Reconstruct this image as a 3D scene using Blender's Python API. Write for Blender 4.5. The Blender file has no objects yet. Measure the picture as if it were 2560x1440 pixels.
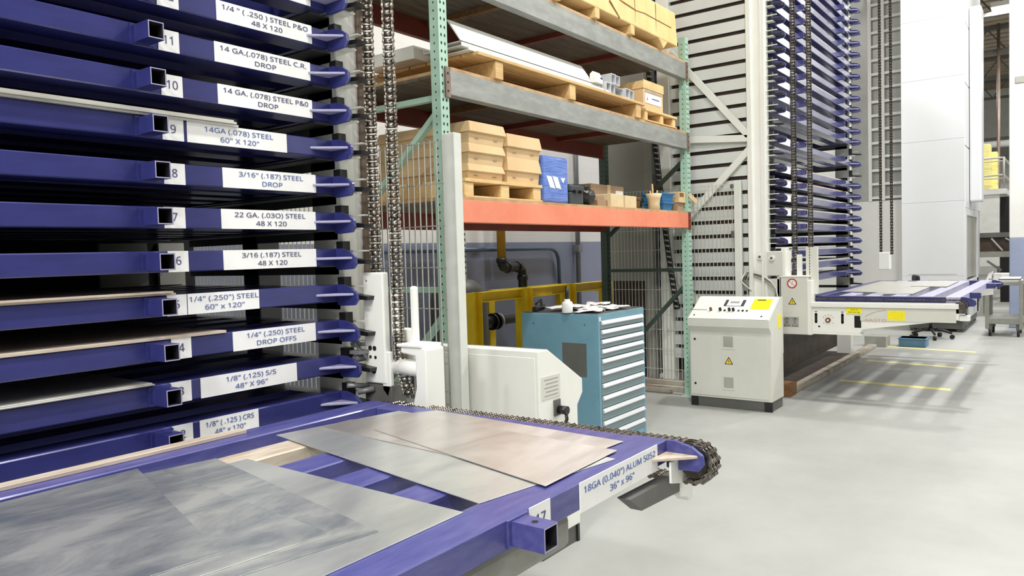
import bpy, bmesh, math, random
from mathutils import Vector, Matrix
R = math.radians
random.seed(4)
SC = bpy.context.scene
COL = SC.collection

# ------------------------------------------------------------------ camera
cam_d = bpy.data.cameras.new('camera')
cam = bpy.data.objects.new('camera', cam_d)
COL.objects.link(cam)
SC.camera = cam
YAW, PITCH, ROLL, FPX = 0.636112458, -0.0449273004, -0.0295435321, 1892.93925
fw = Vector((math.cos(YAW) * math.cos(PITCH), math.sin(YAW) * math.cos(PITCH), math.sin(PITCH)))
rt = fw.cross(Vector((0, 0, 1))).normalized()
up = rt.cross(fw)
r2 = rt * math.cos(ROLL) + up * math.sin(ROLL)
u2 = -rt * math.sin(ROLL) + up * math.cos(ROLL)
m = Matrix((r2, u2, -fw)).transposed().to_4x4()
m.translation = Vector((0, 0, 1.55))
cam.matrix_world = m
cam_d.sensor_width = 36.0
cam_d.lens = 36.0 * FPX / 2560.0
cam_d.clip_start = 0.05
cam_d.clip_end = 200

# ------------------------------------------------------------------ light and exposure
SC.view_settings.view_transform = 'Standard'
SC.view_settings.look = 'None'
SC.view_settings.gamma = 1.0
SC.view_settings.use_curve_mapping = False
SC.view_settings.exposure = 0.0
WORLD_STRENGTH = 0.2
LAMP_POWER = 248.0
LAMP_Z = 7.5
LAMP_XY = [(-6.5, 0.6), (-6.5, -1.2), (-6.5, -3.6), (-2.6, 0.6), (-2.6, -1.8), (2.6, 0.6), (7.6, 0.6), (7.6, -4.6), (13.2, 0.6), (13.2, -4.6), (13.2, -7.4),  # most lamps behind the camera and the outermost side lamp are added fill
           (19.5, 0.6), (19.5, -4.6), (26.0, 0.6), (26.0, -4.6), (32.5, -1.5), (32.5, 4.0), (23.6, 1.45), (9.0, 4.8)]  # farthest pair also added, to brighten the far hall

world = bpy.data.worlds.new('hall_light')
SC.world = world
world.use_nodes = True
wn = world.node_tree.nodes
wn['Background'].inputs['Color'].default_value = (1.0, 0.99, 0.965, 1)
wn['Background'].inputs['Strength'].default_value = WORLD_STRENGTH

# ------------------------------------------------------------------ materials
def lin(c):
    out = []
    for v in c[:3]:
        v = v / 255.0
        out.append(v / 12.92 if v <= 0.04045 else ((v + 0.055) / 1.055) ** 2.4)
    return tuple(out) + (1.0,)

def mat(name, col, rough=0.5, metal=0.0, var=0.08, scale=6.0, col2=None, stretch=(1, 1, 1), bump=0.0, bscale=40.0,
        spec=0.5, coat=0.0, lo=0.35, hi=0.65, emis=0.0, rvar=0.0):
    m = bpy.data.materials.new(name)
    m.use_nodes = True
    nt = m.node_tree
    N = nt.nodes
    b = N['Principled BSDF']
    b.inputs['Roughness'].default_value = rough
    b.inputs['Metallic'].default_value = metal
    b.inputs['Specular IOR Level'].default_value = spec
    b.inputs['Coat Weight'].default_value = coat
    b.inputs['Coat Roughness'].default_value = 0.15
    c = lin(col)
    c2 = lin(col2) if col2 else tuple(v * (1 - var * 2.2) for v in c[:3]) + (1,)
    tc = N.new('ShaderNodeTexCoord')
    mp = N.new('ShaderNodeMapping')
    mp.inputs['Scale'].default_value = stretch
    nt.links.new(tc.outputs['Object'], mp.inputs['Vector'])
    nz = N.new('ShaderNodeTexNoise')
    nz.inputs['Scale'].default_value = scale
    nz.inputs['Detail'].default_value = 5
    nz.inputs['Roughness'].default_value = 0.62
    nt.links.new(mp.outputs['Vector'], nz.inputs['Vector'])
    cr = N.new('ShaderNodeValToRGB')
    cr.color_ramp.elements[0].position = lo
    cr.color_ramp.elements[1].position = hi
    cr.color_ramp.elements[0].color = c2
    cr.color_ramp.elements[1].color = c
    nt.links.new(nz.outputs['Fac'], cr.inputs['Fac'])
    nt.links.new(cr.outputs['Color'], b.inputs['Base Color'])
    if rvar:
        mr = N.new('ShaderNodeMapRange')
        mr.inputs['To Min'].default_value = rough + rvar
        mr.inputs['To Max'].default_value = max(0.04, rough - rvar)
        nt.links.new(nz.outputs['Fac'], mr.inputs['Value'])
        nt.links.new(mr.outputs['Result'], b.inputs['Roughness'])
    if bump:
        n2 = N.new('ShaderNodeTexNoise')
        n2.inputs['Scale'].default_value = bscale
        n2.inputs['Detail'].default_value = 3
        nt.links.new(mp.outputs['Vector'], n2.inputs['Vector'])
        bp = N.new('ShaderNodeBump')
        bp.inputs['Strength'].default_value = bump
        bp.inputs['Distance'].default_value = 0.01
        nt.links.new(n2.outputs['Fac'], bp.inputs['Height'])
        nt.links.new(bp.outputs['Normal'], b.inputs['Normal'])
    if emis:
        b.inputs['Emission Color'].default_value = c
        b.inputs['Emission Strength'].default_value = emis
    return m

M = {}
M['floor'] = mat('polished_concrete', (178, 180, 176), 0.42, var=0.05, scale=1.3, col2=(163, 164, 159), bump=0.05, bscale=25, lo=0.3, hi=0.7, rvar=0.08)
M['navy'] = mat('navy_paint', (50, 53, 114), 0.3, var=0.1, scale=5, col2=(42, 45, 100), stretch=(1, 4, 4), spec=0.45, rvar=0.06, coat=0.3)
M['navy_worn'] = mat('navy_paint_worn', (84, 84, 142), 0.36, var=0.1, scale=7, col2=(62, 64, 128), stretch=(1, 5, 5), spec=0.4, rvar=0.08, coat=0.2)
M['rusty'] = mat('rust_dusted_steel', (208, 197, 180), 0.5, metal=0.15, scale=5, col2=(176, 158, 140), stretch=(1, 6, 6))
M['navy_gloss_lit'] = mat('glossy_navy_lit', (58, 60, 122), 0.26, var=0.1, scale=5, col2=(48, 50, 108), stretch=(4, 1, 4), spec=0.7, rvar=0.06, coat=1.0)  # same navy paint, lightened and glossed so far fronts look brighter lit
M['tray_glare'] = mat('painted_tray_glare', (196, 195, 216), 0.35, scale=7, col2=(168, 166, 198), stretch=(1, 5, 5))  # pale lavender paints bright glare onto the far lift tray
M['cable_dark'] = mat('dark_greasy_chain', (104, 98, 90), 0.55, metal=0.3, scale=30, col2=(70, 66, 60))
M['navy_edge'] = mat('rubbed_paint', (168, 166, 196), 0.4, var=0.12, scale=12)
M['inner'] = mat('painted_pocket_shade', (19, 19, 27), 0.75)  # near-black colour puts the shade inside the fork pockets
M['white'] = mat('white_enamel', (236, 237, 230), 0.36, var=0.02, scale=3)
M['greige'] = mat('light_grey_enamel', (213, 214, 204), 0.42, var=0.03, scale=3)
M['grey'] = mat('grey_steel_paint', (168, 168, 160), 0.5, var=0.08, scale=4)
M['dgrey'] = mat('dark_grey_paint', (96, 96, 92), 0.5, var=0.08)
M['plinth'] = mat('plinth_grey', (92, 92, 88), 0.5, var=0.05)
M['black'] = mat('black_plastic', (28, 28, 29), 0.4, var=0.1)
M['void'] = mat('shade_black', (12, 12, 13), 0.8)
M['galv'] = mat('galvanised_beam', (164, 167, 162), 0.5, metal=0.2, scale=5, col2=(142, 145, 141), stretch=(1, 3, 3), lo=0.4, hi=0.7)
M['orange'] = mat('orange_beam_paint', (240, 146, 114), 0.42, var=0.05, scale=4, col2=(232, 134, 102))
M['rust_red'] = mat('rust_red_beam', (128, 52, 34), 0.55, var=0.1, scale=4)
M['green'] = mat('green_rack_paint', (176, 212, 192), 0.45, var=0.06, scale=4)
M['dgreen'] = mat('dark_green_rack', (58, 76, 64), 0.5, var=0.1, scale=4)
M['hole'] = mat('punched_hole', (22, 28, 26), 0.8)
M['deck'] = mat('shelf_board', (118, 106, 90), 0.8, var=0.12, scale=3, col2=(92, 82, 70), stretch=(1, 6, 1))
M['deck_edge'] = mat('shelf_board_edge', (206, 172, 128), 0.75, scale=8, col2=(176, 138, 98))
M['pine'] = mat('pine_wood', (222, 190, 134), 0.62, scale=4, col2=(202, 164, 108), stretch=(1, 9, 9))
M['pine_pale'] = mat('pale_pine', (236, 206, 150), 0.62, scale=4, col2=(220, 182, 122), stretch=(2, 9, 9))
M['pine_dark'] = mat('brown_wood', (140, 102, 62), 0.7, scale=4, col2=(110, 76, 44), stretch=(1, 9, 9))
M['card'] = mat('cardboard', (226, 196, 150), 0.75, var=0.04, scale=2, col2=(214, 182, 136))
M['card_brown'] = mat('brown_cardboard', (172, 146, 118), 0.75, var=0.05, scale=2, col2=(158, 130, 100))
M['card_yellow'] = mat('kraft_wrap', (242, 214, 156), 0.7, scale=1.6, col2=(230, 194, 130), stretch=(2, 1, 1))
M['chain'] = mat('oiled_chain_steel', (168, 162, 152), 0.27, metal=0.95, scale=30, col2=(84, 78, 71), lo=0.3, hi=0.55)
M['chain_dark'] = mat('greasy_chain', (104, 98, 90), 0.4, metal=0.8, scale=30, col2=(66, 62, 56))
M['guide'] = mat('worn_guide_rail', (142, 124, 110), 0.45, metal=0.3, scale=4, col2=(112, 94, 82), stretch=(8, 8, 1))
M['wire'] = mat('fence_wire', (206, 206, 196), 0.45, var=0.05)
M['wire_dark'] = mat('grey_fence_wire', (126, 126, 124), 0.5, var=0.05)
M['post'] = mat('fence_post_white', (224, 228, 220), 0.4, var=0.03)
M['teal'] = mat('teal_cabinet', (112, 156, 174), 0.42, var=0.05, scale=3, col2=(104, 147, 164))
M['teal_drawer'] = mat('teal_drawer_front', (128, 148, 152), 0.45, var=0.05, scale=3)
M['alu'] = mat('aluminium_handle', (226, 228, 232), 0.3, metal=0.3, var=0.03)
M['yellow'] = mat('safety_yellow', (246, 214, 40), 0.45, var=0.08, scale=4, col2=(232, 196, 30))
M['sticker'] = mat('yellow_sticker', (246, 234, 20), 0.5, var=0.04, scale=9)
M['paper'] = mat('white_label', (240, 240, 238), 0.55, var=0.02, scale=8)
M['ink'] = mat('blue_grey_ink', (84, 106, 164), 0.6, var=0.02)
M['ink_dark'] = mat('slate_ink', (70, 76, 116), 0.6, var=0.02)
M['ink_black'] = mat('black_ink', (30, 30, 26), 0.6, var=0.02)
M['red_ink'] = mat('red_ink', (190, 44, 52), 0.6, var=0.02)
M['pink_ink'] = mat('faded_red_ink', (206, 150, 144), 0.6, var=0.02)
M['blue_wrap'] = mat('blue_film', (70, 104, 188), 0.22, var=0.1, scale=5, col2=(112, 142, 214), stretch=(1, 1, 7), bump=0.6, bscale=9, lo=0.35, hi=0.75)
M['blue_bin'] = mat('blue_plastic', (44, 120, 176), 0.35, var=0.06)
M['cream'] = mat('cream_paper', (228, 206, 164), 0.7, var=0.06)
M['tool_black'] = mat('grey_black_plastic', (58, 66, 68), 0.35, var=0.1)
M['bag_black'] = mat('crumpled_black_film', (38, 40, 42), 0.22, var=0.1, bump=0.9, bscale=14)
M['pipe_black'] = mat('black_pipe', (40, 40, 40), 0.45, var=0.12)
M['pipe_yellow'] = mat('yellow_gas_pipe', (196, 148, 44), 0.5, var=0.12, scale=4)
M['conduit'] = mat('conduit_grey', (140, 140, 142), 0.4, metal=0.4)
M['conduit_blue'] = mat('conduit_painted', (86, 104, 124), 0.45)
M['wall_white'] = mat('painted_block_white', (228, 228, 224), 0.6, var=0.03, scale=2, bump=0.15, bscale=30)
M['cladding'] = mat('grey_sheet_cladding', (160, 160, 152), 0.5, var=0.06, scale=2)
M['louver'] = mat('tower_side_sheet', (222, 225, 221), 0.4, var=0.05, scale=1.5, col2=(210, 213, 209))
M['machine'] = mat('white_machine_panel', (214, 216, 218), 0.4, var=0.015, scale=1)
M['machine_side'] = M['machine']
M['ceiling'] = mat('corrugated_roof_deck', (150, 138, 122), 0.7, var=0.08, scale=2)
M['far_white'] = mat('distant_white_wall', (206, 206, 202), 0.6, var=0.05)
M['pane'] = mat('obscured_window_pane', (166, 168, 165), 0.3, var=0.08, scale=3)
M['blue_grey'] = mat('blue_grey_dado', (148, 158, 184), 0.5, var=0.05, scale=2)
M['cart'] = mat('cart_grey_steel', (140, 140, 132), 0.5, var=0.08)
M['concrete_curb'] = mat('dusty_curb', (176, 170, 158), 0.8, scale=5, col2=(140, 128, 112))
M['rust_dark'] = mat('dark_rusty_steel', (74, 58, 48), 0.6, scale=5, col2=(44, 36, 32))
M['lamp_glow'] = mat('lamp_diffuser', (255, 252, 245), 0.5, emis=14.0)
M['tape'] = mat('yellow_floor_tape', (236, 226, 150), 0.5, var=0.05, scale=4)
M['rubber'] = mat('black_rubber', (24, 24, 25), 0.6)
M['copper'] = mat('brass_brown', (128, 92, 70), 0.4, metal=0.5)
M['screen'] = mat('dark_display', (70, 76, 82), 0.25)
M['blue_cloth'] = mat('blue_tub', (92, 132, 164), 0.5)

def sheet_metal(name, tint, dark, scale, seed):
    """brushed aluminium / zinc sheet with hazy oil patches and long scratches"""
    m = bpy.data.materials.new(name)
    m.use_nodes = True
    nt = m.node_tree
    N = nt.nodes
    b = N['Principled BSDF']
    b.inputs['Metallic'].default_value = 0.8
    tc = N.new('ShaderNodeTexCoord')
    mp = N.new('ShaderNodeMapping')
    mp.inputs['Scale'].default_value = (1.0, 2.6, 1.0)
    mp.inputs['Location'].default_value = (seed, seed * 1.7, 0)
    mp.inputs['Rotation'].default_value = (0, 0, R(8))
    nt.links.new(tc.outputs['Object'], mp.inputs['Vector'])
    n1 = N.new('ShaderNodeTexNoise')
    n1.inputs['Scale'].default_value = scale
    n1.inputs['Detail'].default_value = 7
    n1.inputs['Roughness'].default_value = 0.68
    n1.inputs['Distortion'].default_value = 0.5
    nt.links.new(mp.outputs['Vector'], n1.inputs['Vector'])
    cr = N.new('ShaderNodeValToRGB')
    cr.color_ramp.elements[0].position = 0.38
    cr.color_ramp.elements[1].position = 0.62
    cr.color_ramp.elements[0].color = lin(dark)
    cr.color_ramp.elements[1].color = lin(tint)
    nt.links.new(n1.outputs['Fac'], cr.inputs['Fac'])
    mp2 = N.new('ShaderNodeMapping')
    mp2.inputs['Scale'].default_value = (1.2, 60.0, 1.0)
    mp2.inputs['Rotation'].default_value = (0, 0, R(14))
    nt.links.new(tc.outputs['Object'], mp2.inputs['Vector'])
    n2 = N.new('ShaderNodeTexNoise')
    n2.inputs['Scale'].default_value = 3.0
    n2.inputs['Detail'].default_value = 4
    nt.links.new(mp2.outputs['Vector'], n2.inputs['Vector'])
    cr2 = N.new('ShaderNodeValToRGB')
    cr2.color_ramp.elements[0].position = 0.64
    cr2.color_ramp.elements[1].position = 0.72
    cr2.color_ramp.elements[0].color = (0, 0, 0, 1)
    cr2.color_ramp.elements[1].color = (0.35, 0.35, 0.35, 1)
    nt.links.new(n2.outputs['Fac'], cr2.inputs['Fac'])
    mx = N.new('ShaderNodeMixRGB')
    mx.blend_type = 'MIX'
    mx.inputs['Color2'].default_value = lin((232, 232, 228))
    nt.links.new(cr2.outputs['Color'], mx.inputs['Fac'])
    nt.links.new(cr.outputs['Color'], mx.inputs['Color1'])
    nt.links.new(mx.outputs['Color'], b.inputs['Base Color'])
    mr = N.new('ShaderNodeMapRange')
    mr.inputs['To Min'].default_value = 0.24
    mr.inputs['To Max'].default_value = 0.44
    nt.links.new(n1.outputs['Fac'], mr.inputs['Value'])
    nt.links.new(mr.outputs['Result'], b.inputs['Roughness'])
    return m
M['alum_a'] = sheet_metal('scuffed_aluminium', (226, 227, 222), (158, 166, 174), 2.2, 0.0)
M['alum_b'] = sheet_metal('clean_aluminium', (228, 229, 224), (204, 208, 208), 1.6, 3.1)
M['alum_c'] = sheet_metal('warm_aluminium', (226, 222, 217), (206, 200, 194), 1.4, 7.3)
M['steel_edge'] = mat('cut_sheet_edge', (214, 212, 204), 0.35, metal=0.6, var=0.05)

def block_wall(name):
    """painted block wall: white above, blue grey below 1.71 m, shallow joints"""
    m = bpy.data.materials.new(name)
    m.use_nodes = True
    nt = m.node_tree
    N = nt.nodes
    b = N['Principled BSDF']
    b.inputs['Roughness'].default_value = 0.55
    tc = N.new('ShaderNodeTexCoord')
    sp = N.new('ShaderNodeSeparateXYZ')
    nt.links.new(tc.outputs['Object'], sp.inputs['Vector'])
    gt = N.new('ShaderNodeMath')
    gt.operation = 'GREATER_THAN'
    gt.inputs[1].default_value = 1.71
    nt.links.new(sp.outputs['Z'], gt.inputs[0])
    nz = N.new('ShaderNodeTexNoise')
    nz.inputs['Scale'].default_value = 2.0
    nz.inputs['Detail'].default_value = 5
    nt.links.new(tc.outputs['Object'], nz.inputs['Vector'])
    c1 = N.new('ShaderNodeMixRGB')
    c1.inputs['Color1'].default_value = lin((132, 138, 160))
    c1.inputs['Color2'].default_value = lin((152, 158, 178))
    nt.links.new(nz.outputs['Fac'], c1.inputs['Fac'])
    c2 = N.new('ShaderNodeMixRGB')
    c2.inputs['Color2'].default_value = lin((232, 231, 226))
    nt.links.new(gt.outputs['Value'], c2.inputs['Fac'])
    nt.links.new(c1.outputs['Color'], c2.inputs['Color1'])
    nt.links.new(c2.outputs['Color'], b.inputs['Base Color'])
    cb = N.new('ShaderNodeCombineXYZ')
    ad = N.new('ShaderNodeMath')
    ad.operation = 'ADD'
    nt.links.new(sp.outputs['X'], ad.inputs[0])
    nt.links.new(sp.outputs['Y'], ad.inputs[1])
    nt.links.new(ad.outputs['Value'], cb.inputs['X'])
    nt.links.new(sp.outputs['Z'], cb.inputs['Y'])
    br = N.new('ShaderNodeTexBrick')
    br.inputs['Scale'].default_value = 1.0
    br.inputs['Brick Width'].default_value = 0.4
    br.inputs['Row Height'].default_value = 0.2
    br.inputs['Mortar Size'].default_value = 0.006
    nt.links.new(cb.outputs['Vector'], br.inputs['Vector'])
    bp = N.new('ShaderNodeBump')
    bp.invert = True
    bp.inputs['Strength'].default_value = 0.6
    bp.inputs['Distance'].default_value = 0.006
    nt.links.new(br.outputs['Fac'], bp.inputs['Height'])
    nt.links.new(bp.outputs['Normal'], b.inputs['Normal'])
    return m
M['block_wall'] = block_wall('painted_block_wall')

# ------------------------------------------------------------------ mesh builder
class MB:
    def __init__(s):
        s.v = []
        s.f = []
        s.mi = []
        s.smooth = []

    def add(s, vs, fs, mi=0, smooth=False):
        o = len(s.v)
        s.v += [tuple(p) for p in vs]
        s.f += [tuple(i + o for i in f) for f in fs]
        s.mi += [mi] * len(fs)
        s.smooth += [smooth] * len(fs)
        return s

    def box(s, x0, x1, y0, y1, z0, z1, mi=0):
        x0, x1 = min(x0, x1), max(x0, x1)
        y0, y1 = min(y0, y1), max(y0, y1)
        z0, z1 = min(z0, z1), max(z0, z1)
        vs = [(x0, y0, z0), (x1, y0, z0), (x1, y1, z0), (x0, y1, z0), (x0, y0, z1), (x1, y0, z1), (x1, y1, z1), (x0, y1, z1)]
        return s.add(vs, [(0, 3, 2, 1), (4, 5, 6, 7), (0, 1, 5, 4), (1, 2, 6, 5), (2, 3, 7, 6), (3, 0, 4, 7)], mi)

    def prism(s, poly, a0, a1, axis, mi=0):
        """poly in the other two axes (x: (y,z); y: (x,z); z: (x,y)), extruded along axis"""
        def P(p, a):
            return {'x': (a, p[0], p[1]), 'y': (p[0], a, p[1]), 'z': (p[0], p[1], a)}[axis]
        n = len(poly)
        area = sum(poly[i][0] * poly[(i + 1) % n][1] - poly[(i + 1) % n][0] * poly[i][1] for i in range(n))
        if area < 0:
            poly = poly[::-1]
        a0, a1 = min(a0, a1), max(a0, a1)
        vs = [P(p, a0) for p in poly] + [P(p, a1) for p in poly]
        fs = [tuple(range(n - 1, -1, -1)), tuple(range(n, 2 * n))]
        fs += [(i, (i + 1) % n, n + (i + 1) % n, n + i) for i in range(n)]
        if axis == 'y':
            fs = [f[::-1] for f in fs]
        return s.add(vs, fs, mi)

    def bar(s, p, q, w, h, mi=0, ref=(0, 0, 1)):
        p, q = Vector(p), Vector(q)
        d = (q - p).normalized()
        ref = Vector(ref)
        if abs(d.dot(ref)) > 0.98:
            ref = Vector((0, 1, 0))
        a = d.cross(ref).normalized() * (w / 2)
        b = a.cross(d).normalized() * (h / 2)
        vs = [p - a - b, p + a - b, p + a + b, p - a + b, q - a - b, q + a - b, q + a + b, q - a + b]
        return s.add(vs, [(0, 3, 2, 1), (4, 5, 6, 7), (0, 1, 5, 4), (1, 2, 6, 5), (2, 3, 7, 6), (3, 0, 4, 7)], mi)

    def cyl(s, p, q, r, n=16, mi=0, r2=None, smooth=True):
        p, q = Vector(p), Vector(q)
        r2 = r if r2 is None else r2
        d = (q - p).normalized()
        ref = Vector((0, 0, 1)) if abs(d.z) < 0.9 else Vector((1, 0, 0))
        a = d.cross(ref).normalized()
        b = d.cross(a).normalized()
        vs = []
        for c, rr in ((p, r), (q, r2)):
            for i in range(n):
                t = 2 * math.pi * i / n
                vs.append(c + a * (math.cos(t) * rr) + b * (math.sin(t) * rr))
        side = [(i, n + i, n + (i + 1) % n, (i + 1) % n) for i in range(n)]
        s.add(vs, side, mi, smooth)
        o = len(s.v) - 2 * n
        s.f += [tuple(o + i for i in range(n)), tuple(o + n + i for i in range(n - 1, -1, -1))]
        s.mi += [mi, mi]
        s.smooth += [False, False]
        return s

    def tube(s, pts, r, n=10, mi=0):
        pts = [Vector(p) for p in pts]
        rings = []
        prev = None
        for i, p in enumerate(pts):
            d = (pts[min(i + 1, len(pts) - 1)] - pts[max(i - 1, 0)]).normalized()
            if prev is None:
                ref = Vector((0, 0, 1)) if abs(d.z) < 0.9 else Vector((1, 0, 0))
                a = d.cross(ref).normalized()
            else:
                a = (prev - d * prev.dot(d)).normalized()
            prev = a
            b = d.cross(a).normalized()
            rr = r[i] if isinstance(r, (list, tuple)) else r
            rings.append([p + a * (math.cos(2 * math.pi * k / n) * rr) + b * (math.sin(2 * math.pi * k / n) * rr) for k in range(n)])
        vs = [v for g in rings for v in g]
        fs = []
        for i in range(len(pts) - 1):
            for k in range(n):
                fs.append((i * n + k, i * n + (k + 1) % n, (i + 1) * n + (k + 1) % n, (i + 1) * n + k))
        s.add(vs, [f[::-1] for f in fs], mi, True)
        o = len(s.v) - len(vs)
        s.f += [tuple(o + i for i in range(n)), tuple(o + len(vs) - n + i for i in range(n - 1, -1, -1))]
        s.mi += [mi, mi]
        s.smooth += [False, False]
        return s

    def lathe(s, c, prof, n=20, mi=0):
        """prof: list of (radius, z) around the vertical axis at c"""
        vs = []
        for r, z in prof:
            for k in range(n):
                t = 2 * math.pi * k / n
                vs.append((c[0] + math.cos(t) * r, c[1] + math.sin(t) * r, c[2] + z))
        fs = []
        for i in range(len(prof) - 1):
            for k in range(n):
                fs.append((i * n + k, i * n + (k + 1) % n, (i + 1) * n + (k + 1) % n, (i + 1) * n + k))
        return s.add(vs, fs, mi, True)

    def hollow(s, x0, x1, y0, y1, z0, z1, t, axis='y', mi=0, inner=1):
        """rectangular tube open at both ends along axis, wall t"""
        if axis == 'y':
            s.box(x0, x1, y0, y1, z0, z0 + t, mi).box(x0, x1, y0, y1, z1 - t, z1, mi)
            s.box(x0, x0 + t, y0, y1, z0 + t, z1 - t, mi).box(x1 - t, x1, y0, y1, z0 + t, z1 - t, mi)
        else:
            s.box(x0, x1, y0, y1, z0, z0 + t, mi).box(x0, x1, y0, y1, z1 - t, z1, mi)
            s.box(x0, x1, y0, y0 + t, z0 + t, z1 - t, mi).box(x0, x1, y1 - t, y1, z0 + t, z1 - t, mi)
        return s

    def build(s, name, mats, parent=None, bevel=0.0, seg=1, loc=None):
        me = bpy.data.meshes.new(name)
        me.from_pydata(s.v, [], s.f)
        if not isinstance(mats, (list, tuple)):
            mats = [mats]
        for mm in mats:
            me.materials.append(M[mm] if isinstance(mm, str) else mm)
        me.polygons.foreach_set('material_index', [min(i, len(mats) - 1) for i in s.mi])
        me.polygons.foreach_set('use_smooth', s.smooth)
        me.update()
        o = bpy.data.objects.new(name, me)
        COL.objects.link(o)
        if parent:
            o.parent = parent
        if loc:
            o.location = loc
        if bevel:
            bv = o.modifiers.new('edge', 'BEVEL')
            bv.width = bevel
            bv.segments = seg
            bv.limit_method = 'ANGLE'
            bv.angle_limit = R(40)
        return o

def tag(o, label=None, cat=None, group=None, kind=None):
    if label: o['label'] = label
    if cat: o['category'] = cat
    if group: o['group'] = group
    if kind: o['kind'] = kind
    return o

def thing(name, label, cat, loc=(0, 0, 0), rz=0.0, group=None):
    o = bpy.data.objects.new(name, None)
    o.empty_display_size = 0.1
    COL.objects.link(o)
    o.location = loc
    o.rotation_euler = (0, 0, rz)
    return tag(o, label, cat, group)

def struct(o):
    o['kind'] = 'structure'
    return o

def copy_tree(o, parent=None):
    c = o.copy()
    COL.objects.link(c)
    if parent is not None:
        c.parent = parent
    for ch in list(o.children):
        copy_tree(ch, c)
    return c

import os
SANS = None
try:                                  # Blender's own bundled sans, else its built-in default
    SANS = bpy.data.fonts.load(os.path.join(bpy.utils.system_resource('DATAFILES', path='fonts'), 'NotoSansMath-Regular.woff2'))
except Exception:
    SANS = None

def text(body, parent, loc, rot, size, width=None, m='ink', align='CENTER', name='lettering', ls=0.92, bold=0.0):
    cu = bpy.data.curves.new(name, 'FONT')
    cu.body = body
    cu.size = size
    cu.align_x = align
    cu.align_y = 'CENTER'
    cu.space_line = ls
    cu.extrude = 0.0004
    cu.offset = bold
    cu.resolution_u = 5
    cu.materials.append(M[m])
    if SANS is not None:
        cu.font = SANS
    tmp = bpy.data.objects.new('lettering_curve', cu)
    COL.objects.link(tmp)
    bpy.context.view_layer.update()
    me = bpy.data.meshes.new_from_object(tmp.evaluated_get(bpy.context.evaluated_depsgraph_get()))
    bpy.data.objects.remove(tmp)
    xs = [v.co.x for v in me.vertices]
    if width and xs:
        k = width / (max(xs) - min(xs))
        for v in me.vertices:
            v.co.x *= k
    me.name = name
    o = bpy.data.objects.new(name, me)
    COL.objects.link(o)
    o.parent = parent
    o.location = loc
    o.rotation_euler = rot
    return o
FACE_MY = (R(90), 0, 0)              # lettering on a face that looks to -Y
FACE_MX = (R(90), 0, R(-90))         # lettering on a face that looks to -X

def chain_links(mb, pts, half, plate_r, wdir, roll_r, thick=0.003):
    """roller chain along pts (one pin per point)"""
    w = Vector(wdir)
    for i in range(len(pts) - 1):
        p, q = Vector(pts[i]), Vector(pts[i + 1])
        d = (q - p).normalized()
        nrm = d.cross(w).normalized()
        L = (q - p).length
        for sgn in (-1, 1):
            off = half if i % 2 == 0 else half - thick * 1.3
            prof = []
            for t, k in ((-0.8, 0.55), (-0.35, 1.0), (0.35, 1.0), (0.8, 0.55)):
                prof.append((t * plate_r, k * plate_r))
            prof2 = prof + [(L * 0.5, 0.62 * plate_r)] + [(L - a, b) for a, b in prof[::-1]]
            poly = prof2 + [(a, -b) for a, b in prof2[::-1]]
            n = len(poly)
            vs = []
            for side in (0, 1):
                c = p + w * (sgn * (off - thick * side))
                vs += [c + d * a + nrm * b for a, b in poly]
            fs = [tuple(range(n)), tuple(range(2 * n - 1, n - 1, -1))] + [(k, n + k, n + (k + 1) % n, (k + 1) % n) for k in range(n)]
            mb.add(vs, fs, 0)
        mb.cyl(p - w * (half + thick), p + w * (half + thick), roll_r * 0.45, 8, 0)
        mb.cyl(p - w * (half - thick * 2.4), p + w * (half - thick * 2.4), roll_r, 8, 0)

# ------------------------------------------------------------------ the setting
o = MB().box(-9, 42, -9, 9, -0.2, 0.0).build('floor', 'floor'); struct(o)
CEIL = 8.2
cm = MB().box(-9, 42, -9, 9, CEIL, CEIL + 0.1)
for k in range(86):
    x = -9 + k * 0.6
    cm.box(x, x + 0.22, -9, 9, CEIL - 0.05, CEIL)
o = cm.build('ceiling', 'ceiling'); struct(o)
for k in range(5):
    x = 19.0 + k * 4.6
    mb = MB()
    mb.box(x - 0.06, x + 0.06, -8.5, 6.0, CEIL - 0.15, CEIL - 0.05).box(x - 0.06, x + 0.06, -8.5, 6.0, CEIL - 0.85, CEIL - 0.75)
    y = -8.4
    while y < 5.6:
        mb.bar((x, y, CEIL - 0.8), (x, y + 0.5, CEIL - 0.12), 0.04, 0.04).bar((x, y + 0.5, CEIL - 0.12), (x, y + 1.0, CEIL - 0.8), 0.04, 0.04)
        y += 1.0
    struct(mb.build('trim_%d' % (k + 1), 'dgrey'))
o = MB().box(-9, 16.05, 6.2, 6.4, 0, CEIL).build('wall_back', 'block_wall'); struct(o)
o = MB().box(9, 42, -9.2, -9.0, 0, CEIL).build('wall_front', 'wall_white'); struct(o)  # unseen wall half kept white to brighten reflections in the far trays
o = MB().box(-9, 9, -9.2, -9.0, 0, CEIL).build('wall_front', 'dgrey'); struct(o)  # unseen wall half darkened to dim reflections in the near trays
o = MB().box(-9.2, -9.0, -9, 6.4, 0, CEIL).build('wall_left', 'wall_white'); struct(o)
o = MB().box(16.05, 42, 9.0, 9.2, 0, CEIL).build('wall_rear', 'wall_white'); struct(o)
o = MB().box(40.0, 40.2, -9, 9, 0, CEIL).build('wall_far', 'far_white'); struct(o)
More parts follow.
